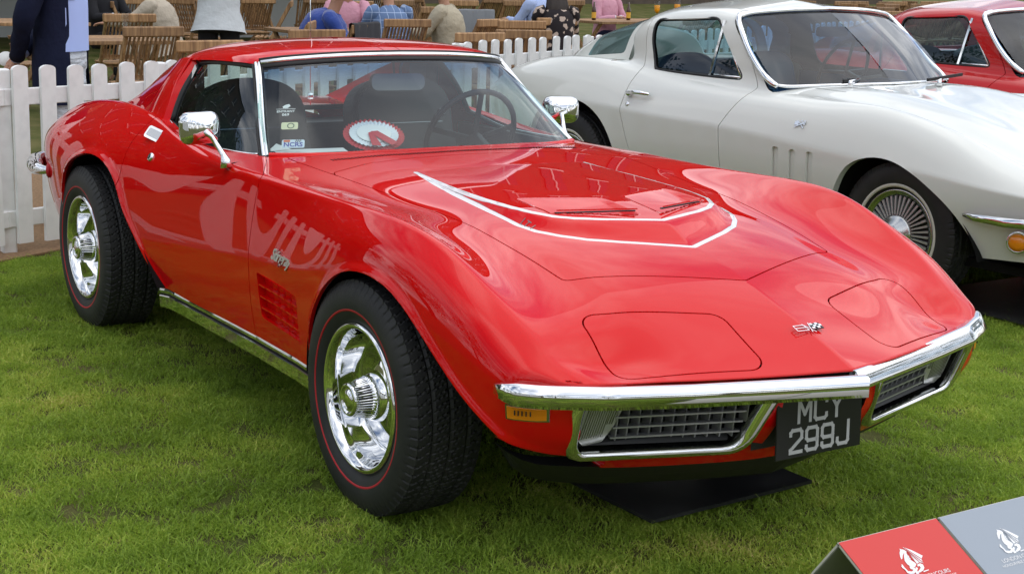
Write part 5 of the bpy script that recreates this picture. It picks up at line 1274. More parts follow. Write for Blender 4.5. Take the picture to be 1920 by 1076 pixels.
def c2_wheel(car):
    mb = MB(); mb.lathe([(.190,.03),(.207,.004),(.2085,-.006),(.203,-.010),(.196,-.006),(.188,.004),(.180,.004),(.178,.014)], 64); rim = mb.build('wheel', M_CHROME_S, car)
    ty = make_tyre(.337,.195,.203,360).build('tyre', M_RUBBER, rim)
    for v in ty.data.vertices: v.co.y += .075
    wl = MB(); wl.lathe([(.219,-.016),(.2195,-.0195),(.234,-.0225),(.2355,-.0195)], 64); wl.build('white_line', M_WHITELINE, rim)
    bk = MB(); bk.lathe([(.185,.014),(.12,.020),(.05,.012),(.0005,.012)], 40); bk.build('wheel_dish', M_BLACK, rim)
    fm = MB(); fm.add([(.086,-.012,-.0035),(.176,.002,-.0055),(.176,.012,-.0055),(.086,.012,-.0035),(.086,-.012,.0035),(.176,.002,.0055),(.176,.012,.0055),(.086,.012,.0035)], [(0,1,2,3),(7,6,5,4),(0,4,5,1),(3,2,6,7),(0,3,7,4),(1,5,6,2)])
    f0 = fm.build('fin', mat('satin_silver_paint',(.42,.42,.41),.35,.4), rim)
    for k in range(1,40):
        f = f0.copy(); COL.objects.link(f); f.parent = rim; f.rotation_euler = (0,2*PI*k/40,0)
    hb = MB(); hb.lathe([(.088,.010),(.088,-.016),(.080,-.022),(.066,-.030),(.046,-.054),(.040,-.058),(.0005,-.060)], 48); hb.bar((-.062,-.060,0),(.062,-.060,0),.012,.016,up=(0,1,0)); hb.build('spinner_cap', M_CHROME_S, rim)
    return rim
M_C2GLASS = glass_mat('smoked_side_glass', (0.45,0.62,0.66), 1.0)
build_red_car()
build_rosette()
build_c2('pale white coupe with blue interior parked between the two red cars', (-1.338,3.456,0), .0658, M_WHITE, True, 'older coupes parked behind the red sports car')
build_c2('red coupe with chrome windscreen frame at the right edge behind the white coupe', (-1.75,5.90,0), .0658, M_RED2, False, 'older coupes parked behind the red sports car', False)
# ------------------------------------------------------------------ fence, mats, sign
def build_fence():
    pts = [(-3.62,-2.20),(-4.06,-.74),(-4.36,.18),(-5.80,2.95),(-6.62,4.70),(-9.9,11.9)]
    fe = empty('picket_fence', 'white wooden picket fence running behind the red car and the white car', 'fence', (-4.36,.18,0))
    pk = MB(); w, t = .086, .020; h0, h1 = .055, .955
    arc = [(-w/2,h1-.022)]+[(-w/2*math.cos(a), h1-.022+.022*math.sin(a)) for a in np.linspace(0,PI,9)[1:-1]]+[(w/2,h1-.022)]
    pk.prism([(-w/2,h0),(w/2,h0)]+arc[::-1], -t/2, t/2, Matrix(((0,0,1,0),(1,0,0,0),(0,1,0,0),(0,0,0,1)))); first = None
    pm = pk.build('picket', M_FENCE, fe); first = True; rnd = random.Random(4)
    o = Vector((-4.36,.18,0))
    for a, b, sp in zip(pts[:-1], pts[1:], (.158,.158,.172,.175,.178)):
        a, b = Vector((*a,0)), Vector((*b,0)); L = (b-a).length; n = int(L/sp); d = (b-a).normalized(); ang = math.atan2(d.y,d.x)-PI/2
        nrm = Vector((d.y,-d.x,0));
        for k in range(n):
            p = a+d*((k+.5)*L/n)
            if first: q = pm; first = False
            else: q = pm.copy(); COL.objects.link(q); q.parent = fe
            q.location = p-o+Vector((0,0,rnd.uniform(-.006,.006))); q.rotation_euler = (rnd.uniform(-.014,.014),rnd.uniform(-.008,.008),ang+rnd.uniform(-.03,.03))
        for z, nm in ((.80,'rail'),(.185,'rail')):
            rb = MB(); rb.bar(a-o-nrm*.024+Vector((0,0,z)), b-o-nrm*.024+Vector((0,0,z)), .026, .085, bev=.004); rb.build(nm, M_FENCE, fe)
    for p in pts[1:]:
        q = MB(); q.box(Vector((p[0],p[1],.47))-o+Vector((-.06,0,0)), (.07,.07,.94), bev=.006); q.build('post', M_FENCE, fe)
    return fe
build_fence()
M_COIR = mat('coir_matting', (.27,.165,.085), .95, noise=(60,(.16,.095,.045),.35,.7), bump=(300,.6,.004))
def build_ground():
    m = bpy.data.materials.new('lawn_grass_base'); m.use_nodes = True; nt = m.node_tree; N = nt.nodes; L = nt.links; b = N['Principled BSDF']
    tc = N.new('ShaderNodeTexCoord'); n1 = N.new('ShaderNodeTexNoise'); n1.inputs['Scale'].default_value = 2.2; n1.inputs['Detail'].default_value = 8; n2 = N.new('ShaderNodeTexNoise'); n2.inputs['Scale'].default_value = 190; n2.inputs['Detail'].default_value = 6
    L.new(tc.outputs['Object'], n1.inputs['Vector']); L.new(tc.outputs['Object'], n2.inputs['Vector'])
    r1 = N.new('ShaderNodeValToRGB'); r1.color_ramp.elements[0].position = .35; r1.color_ramp.elements[0].color = (.085,.11,.025,1); r1.color_ramp.elements[1].position = .68; r1.color_ramp.elements[1].color = (.21,.19,.075,1)
    r2 = N.new('ShaderNodeValToRGB'); r2.color_ramp.elements[0].position = .3; r2.color_ramp.elements[0].color = (.45,.45,.45,1); r2.color_ramp.elements[1].position = .7; r2.color_ramp.elements[1].color = (1.2,1.2,1.2,1)
    mx = N.new('ShaderNodeMixRGB'); mx.blend_type = 'MULTIPLY'; mx.inputs[0].default_value = 1; L.new(n1.outputs['Fac'], r1.inputs[0]); L.new(n2.outputs['Fac'], r2.inputs[0]); L.new(r1.outputs[0], mx.inputs[1]); L.new(r2.outputs[0], mx.inputs[2]); L.new(mx.outputs[0], b.inputs['Base Color']); b.inputs['Roughness'].default_value = .9; b.inputs['Specular IOR Level'].default_value = .1
    bp = N.new('ShaderNodeBump'); bp.inputs['Strength'].default_value = .8; bp.inputs['Distance'].default_value = .02; L.new(n2.outputs['Fac'], bp.inputs['Height']); L.new(bp.outputs[0], b.inputs['Normal'])
    me = mesh([(-160,-160,0),(160,-160,0),(160,160,0),(-160,160,0)], [(0,1,2,3)]); tag(ob('lawn', me, None, m), kind='structure')
    # coir matting along the fence and under the tables
    P = [(-3.43,-2.2),(-3.89,-.846),(-4.09,-.453),(-4.25,.10),(-5.66,2.90),(-6.46,4.72),(-9.6,11.6),(-12.5,11.8),(-8.6,3.0),(-5.6,-2.6)]
    mb = MB(); mb.prism(P, .004, .014); o = mb.build('matting_path', M_COIR); tag(o, kind='structure')
build_ground()

def grass():
    rnd = random.Random(7)
    gm = bpy.data.materials.new('grass_blade'); gm.use_nodes = True; nt = gm.node_tree; N = nt.nodes; L = nt.links; b = N['Principled BSDF']
    ge = N.new('ShaderNodeNewGeometry'); n1 = N.new('ShaderNodeTexNoise'); n1.inputs['Scale'].default_value = 1.9; n1.inputs['Detail'].default_value = 7; n1.inputs['Roughness'].default_value = .6; L.new(ge.outputs['Position'], n1.inputs['Vector'])
    oi = N.new('ShaderNodeObjectInfo'); r1 = N.new('ShaderNodeValToRGB'); e = r1.color_ramp.elements; e[0].position = .30; e[0].color = (.17,.27,.030,1); e[1].position = .74; e[1].color = (.66,.55,.22,1)
    e2 = r1.color_ramp.elements.new(.50); e2.color = (.31,.44,.055,1); e3 = r1.color_ramp.elements.new(.64); e3.color = (.50,.57,.10,1)
    n3 = N.new('ShaderNodeTexNoise'); n3.inputs['Scale'].default_value = 130; n3.inputs['Detail'].default_value = 2; L.new(ge.outputs['Position'], n3.inputs['Vector'])
    mm = N.new('ShaderNodeMath'); mm.operation = 'MULTIPLY_ADD'; mm.inputs[1].default_value = .80; L.new(n3.outputs['Fac'], mm.inputs[0]); m2 = N.new('ShaderNodeMath'); m2.operation = 'MULTIPLY_ADD'; m2.inputs[1].default_value = .95; m2.inputs[2].default_value = -.415; L.new(n1.outputs['Fac'], m2.inputs[0]); L.new(m2.outputs[0], mm.inputs[2])
    L.new(mm.outputs[0], r1.inputs[0]); L.new(r1.outputs[0], b.inputs['Base Color']); b.inputs['Roughness'].default_value = .5; b.inputs['Specular IOR Level'].default_value = .25
    tl = N.new('ShaderNodeBsdfTranslucent'); ms = N.new('ShaderNodeMixShader'); ms.inputs[0].default_value = .42; hs = N.new('ShaderNodeHueSaturation'); hs.inputs['Value'].default_value = 1.25; L.new(r1.outputs[0], hs.inputs['Color']); L.new(hs.outputs[0], tl.inputs['Color'])
    mo = [n for n in N if n.type == 'OUTPUT_MATERIAL'][0]; L.new(b.outputs[0], ms.inputs[1]); L.new(tl.outputs[0], ms.inputs[2]); L.new(ms.outputs[0], mo.inputs['Surface'])
    srcs = []
    for v in range(4):
        V = []; F = []
        for k in range(95):
            r = .062*math.sqrt(rnd.random()); a = rnd.uniform(0,2*PI); x, y = r*math.cos(a), r*math.sin(a); h = rnd.uniform(.008,.022)*(1.35 if rnd.random() < .12 else 1); t = rnd.uniform(0,2*PI); w = rnd.uniform(.0012,.0022); ln = rnd.uniform(.2,2.0)*h; d = rnd.uniform(0,2*PI)
            i = len(V); cx, cy = math.cos(t)*w, math.sin(t)*w; lx, ly = math.cos(d)*ln, math.sin(d)*ln
            V += [(x-cx,y-cy,0),(x+cx,y+cy,0),(x+cx*.8+lx*.35,y+cy*.8+ly*.35,h*.6),(x-cx*.8+lx*.35,y-cy*.8+ly*.35,h*.6),(x+lx,y+ly,h)]; F += [(i,i+1,i+2,i+3),(i+3,i+2,i+4)]
        me = mesh(V, F, True, mats=[gm]); o = bpy.data.objects.new('grass_tuft_source', me); srcs.append(o)
    # emitter: the part of the lawn that can be seen close up
    P = [(2.9,-2.3),(2.4,1.6),(-.9,5.3),(-2.4,5.3),(-5.3,2.4),(-4.2,.12),(-4.07,-.42),(-3.86,-.86),(-3.3,-2.5),(0.3,-3.0)]
    me = mesh([(x,y,.0) for x,y in P], [tuple(range(len(P)))]); me.flip_normals() if me.polygons[0].normal.z < 0 else None
    o = ob('grass', me, None, gm); tag(o, 'short green mown grass with yellowed patches around the cars', 'grass', kind='stuff')
    ng = bpy.data.node_groups.new('grass_scatter', 'GeometryNodeTree'); ng.interface.new_socket('Geometry', in_out='INPUT', socket_type='NodeSocketGeometry'); ng.interface.new_socket('Geometry', in_out='OUTPUT', socket_type='NodeSocketGeometry')
    N = ng.nodes; L = ng.links; gi = N.new('NodeGroupInput'); go = N.new('NodeGroupOutput'); jn = N.new('GeometryNodeJoinGeometry')
    for k, s in enumerate(srcs):
        dp = N.new('GeometryNodeDistributePointsOnFaces'); dp.inputs['Density'].default_value = 105; dp.inputs['Seed'].default_value = k*7+1; L.new(gi.outputs[0], dp.inputs['Mesh'])
        oi = N.new('GeometryNodeObjectInfo'); oi.inputs['Object'].default_value = s
        ip = N.new('GeometryNodeInstanceOnPoints'); L.new(dp.outputs['Points'], ip.inputs['Points']); L.new(oi.outputs['Geometry'], ip.inputs['Instance'])
        rv = N.new('FunctionNodeRandomValue'); rv.data_type = 'FLOAT_VECTOR'; rv.inputs[0].default_value = (-.12,-.12,0); rv.inputs[1].default_value = (.12,.12,6.283); rv.inputs['Seed'].default_value = k; L.new(rv.outputs[0], ip.inputs['Rotation'])
        rs = N.new('FunctionNodeRandomValue'); rs.data_type = 'FLOAT'; rs.inputs[2].default_value = .65; rs.inputs[3].default_value = 1.25; rs.inputs['Seed'].default_value = k+9; L.new(rs.outputs[1], ip.inputs['Scale']); L.new(ip.outputs[0], jn.inputs[0])
    L.new(jn.outputs[0], go.inputs[0]); md = o.modifiers.new('scatter','NODES'); md.node_group = ng
grass()

M_MAT = mat('black_rubber_mat', (.016,.016,.017), .30, noise=(5,(.040,.040,.041),.42,.7), bump=(70,.1,.001))  # paler grey noise colours in the sheen of reflected light
def mats_on_grass():
    P = [(.545,-.226),(.513,.411),(-.05,.40),(-.02,-.24)]
    mb = MB(); mb.prism(P, .024, .034); tag(mb.build('drip_mat', M_MAT), 'black rubber drip mat on the grass under the nose of the red sports car', 'mat')
    e = MB(); V = [(.5455,-.227,.023),(.5135,.4115,.023),(.5135,.4115,.0335),(.5455,-.227,.0335)]
    mb = MB(); mb.prism([(-.52,2.75),(-.48,4.0),(-1.3,4.0),(-1.3,2.75)], .022, .030); tag(mb.build('drip_mat', M_MAT), 'black rubber drip mat on the grass under the white coupe', 'mat')
mats_on_grass()

M_SIGNRED = mat('red_sign_print', (.60,.030,.024), .42); M_SIGNGREY = mat('grey_sign_print', (.28,.32,.37), .42); M_SIGNEDGE = mat('cream_board_edge', (.62,.60,.52), .5); M_SIGNIN = mat('sign_inner_board', (.30,.31,.26), .6)
M_SIGNWH = mat('white_sign_print', (.80,.80,.80), .45)
def sign(y0, y1, m, label, tone):
    z0, x0 = .30, 1.405; fx, fz = x0+.235, .30-.131; t = .0035; yc = (y0+y1)/2
    root = empty('information_board', label, 'sign', (x0,yc,0), group='folded exhibit boards on the grass')
    def slab(a, b, name, mm, d=t):
        a, b = Vector(a), Vector(b); u = (b-a).normalized(); n = Vector((-u.z,0,u.x)) if True else None
        if n.z < 0: n = -n
        w = (y1-y0)/2; V = []
        for off in (0,-d):
            for p in (a,b):
                for yy in (-w, w): V.append(tuple(p+n*off+Vector((0,yy,0))))
        mb = MB(); mb.add(V, [(0,1,3,2),(4,6,7,5),(0,2,6,4),(1,5,7,3),(0,4,5,1),(2,3,7,6)]); return mb.build(name, mm, root), n
    fr, n = slab((0,0,z0),(fx-x0,0,fz),'printed_panel',m,.0012)
    slab((.0006,0,z0-.0030),(fx-x0,0,fz-.0016),'board_core',M_SIGNEDGE,.005); slab((-.004,0,z0-.003),(-.225,0,.004),'rear_leg',M_SIGNEDGE,.005); slab((-.0005,0,z0-.0095),(-.218,0,.004),'rear_leg_lining',M_SIGNIN,.001)
    slab((.004,0,z0-.0105),(fx-x0-.004,0,fz-.0088),'panel_lining',M_SIGNIN,.001)
    slab((fx-x0,0,fz),(fx-x0+.012,0,.004),'front_foot',M_SIGNEDGE,.004)
    rd = MB(); w = (y1-y0)/2; rd.tube([(-.0012,-w,z0-.0042),(-.0012,w,z0-.0042)], .0043, 8); rd.build('fold', M_SIGNEDGE, root)
    u = Vector((fx-x0,0,fz-z0)).normalized(); M = frame((0,0,z0), (0,1,0), n)
    # local: X across to the right, Y up the slope (towards the ridge)
    sx = 1e-4
    def poly(pts, z=.0006):
        mb.add([tuple(M @ Vector((ox+p[0]*sx, oy+p[1]*sx, z))) for p in pts], [tuple(range(len(pts)))])
    ox, oy = (0, -.0985) if y0 < -.2 else (-.012, -.114)
    mb = MB()
    for k, pts in enumerate([
     [(1,471),(84,408),(178,330),(268,221),(343,127),(233,57),(204,-59),(115,-7),(17,-34),(23,77),(37,224),(18,359)],
     [(-119,453),(-97,426),(-35,404),(2,341),(-34,274),(-74,294),(-94,317),(-187,258),(-253,188),(-302,174),(-272,253),(-208,349),(-144,398)],
     [(-83,318),(-29,279),(-66,206),(-74,111),(-24,24),(-7,-34),(-114,-103),(-208,-79),(-252,27),(-243,121),(-168,232)],
     [(-3,-56),(104,-40),(153,-89),(124,-173),(33,-236),(-94,-261),(-174,-247),(-63,-201),(29,-150),(30,-97),(-31,-113)],
     [(-249,-48),(-141,-107),(-139,-182),(-272,-254),(-393,-236),(-413,-155),(-349,-161),(-282,-188),(-206,-154),(-266,-118)],
     [(-95,-108),(-54,-139),(-135,-204),(-141,-287),(-226,-280),(-207,-207)],
     [(-406,55),(-461,-33),(-429,-109),(-440,-186),(-385,-240),(-382,-120),(-395,-37),(-385,33)],
     [(-457,15),(-403,12),(-400,-63),(-461,-54)],[(17,-253),(191,-248),(181,-269),(0,-285)],[(-58,247),(-41,200),(-66,159),(-53,128),(-85,99),(-98,150)]]): poly(pts, .0006+k*.00012)
    em = mb.build('dragon_emblem', tone, root, recalc=False)
    gl_ = MB(); mb = gl_
    for a, b in (((12,440),(228,60)),((14,380),(200,-50)),((20,330),(110,0)),((-30,300),(-20,40)),((-240,188),(-228,200))):
        A = M @ Vector((ox+a[0]*sx,oy+a[1]*sx,.0016)); B = M @ Vector((ox+b[0]*sx,oy+b[1]*sx,.0016)); gl_.bar(A, B, .0011, .0006, up=n)
    gl_.build('emblem_line', m, root)
    put_text('board_lettering','LONDON CONCOURS', .0150, M @ Matrix.Translation((ox,oy-.040,.0008)), tone, root, spacing=.95)
    put_text('board_lettering','HONOURABLE ARTILLERY COMPANY', .0105, M @ Matrix.Translation((ox,oy-.0535,.0008)), tone, root, spacing=.95)
    put_text('board_lettering','4 - 6 JUNE', .012, M @ Matrix.Translation((0,-.234,.0008)), tone, root) if False else None
sign(-.389,-.076, M_SIGNRED, 'folded red board with a white winged dragon crest, beside the grey board', M_SIGNWH)
sign(-.066,.247, M_SIGNGREY, 'folded grey board with a pale winged dragon crest, beside the red board', M_SIGNWH)
# ------------------------------------------------------------------ tables, chairs
def make_chair():
    t = empty('garden_chair', 'teak chair', 'chair')
    sx = lambda z: .22-.49*z/.9
    for s in (-1,1):
        m = MB(); m.bar((sx(.90),s*.222,.90),(sx(0),s*.222,0),.045,.028,up=(0,1,0),bev=.005); m.build('leg', M_TEAK, t)
        m = MB(); m.bar((.15,s*.190,.45),(-.30,s*.190,0),.040,.026,up=(0,1,0),bev=.005); m.build('leg', M_TEAK, t)
    m = MB(); m.bar((-.275,-.262,.885),(-.275,.262,.885),.030,.085,bev=.010); m.build('top_rail', M_TEAK, t)
    m = MB(); m.bar((sx(.50),-.21,.50),(sx(.50),.21,.50),.022,.04); m.bar((.18,-.21,.425),(.18,.21,.425),.03,.03); m.bar((-.16,-.21,.425),(-.16,.21,.425),.03,.03); m.build('cross_rail', M_TEAK, t)
    m = MB(); m.bar((sx(.50),0,.50),(sx(.85),0,.85),.026,.010,up=(0,1,0)); first = m.build('back_slat', M_TEAK, t)
    # slat stands along the back; turn so that its width lies across the chair
    for v in first.data.vertices: pass
    for k in range(-5,6):
        q = first if k == -5 else first.copy()
        if k != -5: COL.objects.link(q); q.parent = t
        q.location = (.0,k*.037,0)
    m = MB(); m.box((0,0,.445),(.045,.44,.016),bev=.004); fs = m.build('seat_slat', M_TEAK, t)
    for k in range(7):
        q = fs if k == 0 else fs.copy()
        if k: COL.objects.link(q); q.parent = t
        q.location = (-.18+k*.06,0,0)
    return t
def dup(t):
    r = t.copy(); COL.objects.link(r)
    for c in t.children:
        d = c.copy(); COL.objects.link(d); d.parent = r
    return r
CH = [ # x, y, facing angle (deg), label
 (-8.72,1.60,182,'teak chair with its back to the fence, nearest the small table with the glass'),
 (-11.10,2.24,178,'teak chair behind the small table, a man in a beige jacket beside it'),
 (-11.05,1.42,236,'teak chair turned sideways with a green cloth on it'),
 (-8.25,2.85,180,'teak chair whose top rail shows just above the red roof below the blue suit'),
 (-10.18,4.80,176,'teak chair with the man in the blue check jacket sitting on it'),
 (-6.85,1.33,184,'teak chair whose top rail alone shows above the rear corner of the red roof'),
 (-9.55,3.25,238,'teak chair turned sideways right of the person in the light grey jacket'),
 (-10.25,5.75,200,'teak chair with slanted back right of the man in the cream blazer'),
 (-9.90,6.05,165,'teak chair left of the woman in the flowered dress, nearer the fence'),
 (-8.15,4.95,160,'teak chair with olive brown top rail just behind the fence pickets'),
 (-7.75,4.12,184,'teak chair directly above the wide picket at the end of the red roof'),
 (-12.15,7.95,185,'teak chair left of the long haired woman'),
 (-12.40,6.95,170,'teak chair with a grey blanket draped over it'),
 (-13.60,7.05,190,'teak chair at the top edge above the grey blanket'),
 (-14.3,12.15,172,'teak chair right of the man in the pink shirt'),
 (-10.6,6.9,178,'teak chair under the woman in the flowered dress'),
 (-9.1,3.62,214,'teak chair with a dark coat hung over it, left of the blue suit'),
]
M_CH = make_chair(); tag(M_CH, CH[0][3], 'chair', 'teak garden chairs behind the fence'); M_CH.location = (CH[0][0],CH[0][1],0); M_CH.rotation_euler = (0,0,math.radians(CH[0][2]))
for x, y, a, lb in CH[1:]:
    c = dup(M_CH); c['label'] = lb; c.location = (x,y,0); c.rotation_euler = (0,0,math.radians(a))
rnd = random.Random(11)
ORD_ = 'first second third fourth fifth sixth seventh eighth ninth tenth'.split()
for i in range(30):      # rows behind the tables
    c = dup(M_CH); c['group'] = 'teak chairs in the rows behind the tables'; c['label'] = '%s teak chair from the left in the %s row behind the seated people' % (ORD_[i % 10], ('front','middle','back')[i//10])
    k = i % 10; r = i//10; c.location = (-13.9-r*1.25-k*.32+rnd.uniform(-.2,.2), 1.2+k*1.12+r*.4+rnd.uniform(-.2,.2), 0); c.rotation_euler = (0,0,math.radians(rnd.choice([180,175,188,120,240])+rnd.uniform(-10,10)))
ORD = 'first second third fourth fifth sixth seventh eighth ninth tenth eleventh twelfth thirteenth fourteenth fifteenth'.split()
for i in range(60):      # the far rows beyond the white coupe
    c = dup(M_CH); c['group'] = 'far teak chairs above the roofs of the white coupe and the far red coupe'; c['label'] = '%s teak chair from the left in the %s far row above the coupe roofs' % (ORD[i % 15], ('nearest','second','third','farthest')[i//15])
    k = i % 15-7; r = i//15; c.location = (-13.6-1.75*r-.1*k+rnd.uniform(-.15,.15), 16.2+2.1*r+k*.62+rnd.uniform(-.06,.06), 0); c.rotation_euler = (0,0,math.radians(rnd.choice([180,172,190,100,260])+rnd.uniform(-10,10)))
def table(x, y, w, d, rz, label):
    t = empty('garden_table', label, 'table', (x,y,0), math.radians(rz), 'teak garden tables behind the fence')
    n = int(w/.09); m = MB(); m.box((0,0,.735),(w/n-.006,d-.10,.022),bev=.003); s0 = m.build('plank', M_TEAK, t)
    for k in range(n):
        q = s0 if k == 0 else s0.copy()
        if k: COL.objects.link(q); q.parent = t
        q.location = (-w/2+(k+.5)*w/n,0,0)
    m = MB()
    for s in (-1,1): m.box((0,s*(d/2-.025),.730),(w,.05,.035),bev=.004); m.box((s*(w/2+.02),0,.730),(.04,d,.036),bev=.004)
    m.build('table_frame', M_TEAK, t)
    for s in (-1,1):
        for r in (-1,1): m = MB(); m.bar((r*(w/2-.08),s*(d/2-.08),.72),(-r*(w/2-.12),s*(d/2-.10),0),.045,.03,up=(0,1,0)); m.build('leg', M_TEAK, t)
    return t
table(-9.95,1.72,.80,.85,2,'small square teak table with a champagne glass, left of the nearest chair')
table(-11.35,4.55,.95,.95,0,'teak table where the men in blue and cream jackets sit')
table(-13.75,10.45,.85,1.7,4,'teak table with two beer bottles in front of the man in the pink shirt')
table(-13.2,1.9,.9,1.1,0,'teak table with dark dishes at the top edge left of the beige jacket')
table(-16.2,17.6,.9,2.4,4,'far teak table above the roof of the white coupe')
M_WINE = glass_mat('drinking_glass',(.93,.95,.95)); M_BOTTLE = mat('brown_bottle_glass',(.06,.022,.006),.08,coat=.5); M_ORANGE = mat('orange_drink',(.95,.36,.01),.25,emit=None); M_LABEL = mat('yellow_label',(.75,.42,.05),.5)
def flute(x,y,z,label,fill=None,s=1.0,group=None):
    t = empty('wine_glass', label, 'glass', (x,y,z), group=group); m = MB(); m.lathe([(.032*s,.0),(.03*s,.003),(.004,.006),(.0035,.09*s),(.012*s,.10*s),(.028*s,.135*s),(.032*s,.19*s),(.028*s,.235*s)],20,'z'); m.build('bowl', M_WINE, t)
    if fill: m = MB(); m.lathe([(.0005,.104*s),(.014*s,.106*s),(.0285*s,.135*s),(.031*s,.19*s),(.0005,.19*s)],20,'z'); m.build('drink', fill, t)
flute(-9.70,1.80,.747,'empty champagne flute on the small table by the fence')
flute(-12.95,10.35,.747,'rounded glass of orange drink, left one of two before the long table',M_ORANGE,1.25); flute(-12.85,10.62,.747,'rounded glass of orange drink, right one and nearer the white coupe',M_ORANGE,1.35)
def bottle(x,y,label):
    t = empty('beer_bottle', label, 'bottle', (x,y,.747)); m = MB(); m.lathe([(.0005,0),(.030,.002),(.031,.13),(.024,.165),(.013,.19),(.012,.25),(.0005,.252)],16,'z'); m.build('bottle_body', M_BOTTLE, t); m = MB(); m.lathe([(.0318,.03),(.0318,.11)],16,'z'); m.build('paper_label', M_LABEL, t)
bottle(-13.72,9.85,'brown beer bottle nearer the long haired woman'); bottle(-13.72,10.45,'brown beer bottle in front of the pink shirt')
def drape(name, label, cat, x, y, rz, m, w, h0, h1):
    mb = MB(); n = 14; V = []; prof = [(-.34,h1),(-.315,h1+.15),(-.30,.93),(-.27,.945),(-.24,.93),(-.235,.75),(-.20,h0)]
    for i in range(n+1):
        y_ = -w/2+w*i/n
        for j, (a, b) in enumerate(prof): V.append((a+.012*math.sin(i*1.7+j), y_, b+.02*math.sin(i*.9+j*2)*(1 if b < .8 else .1)))
    K = len(prof); mb.add(V, [(i*K+j,(i+1)*K+j,(i+1)*K+j+1,i*K+j+1) for i in range(n) for j in range(K-1)], True); o = mb.build(name, m); o.location = (x,y,0); o.rotation_euler = (0,0,math.radians(rz)); tag(o, label, cat)
drape('blanket','grey blanket draped over a teak chair left of the long haired woman','blanket',-12.40,6.95,170,mat('grey_wool',(.17,.18,.19),.9),.56,.5,.35)
drape('coat','dark grey coat hung over a chair back left of the blue suit','coat',-9.1,3.62,214,mat('charcoal_cloth',(.028,.028,.032),.9),.5,.5,.25)
drape('scarf','bright green cloth hung on the sideways chair','cloth',-11.05,1.42,236,mat('green_cloth',(.13,.38,.14),.8),.30,.5,.30)

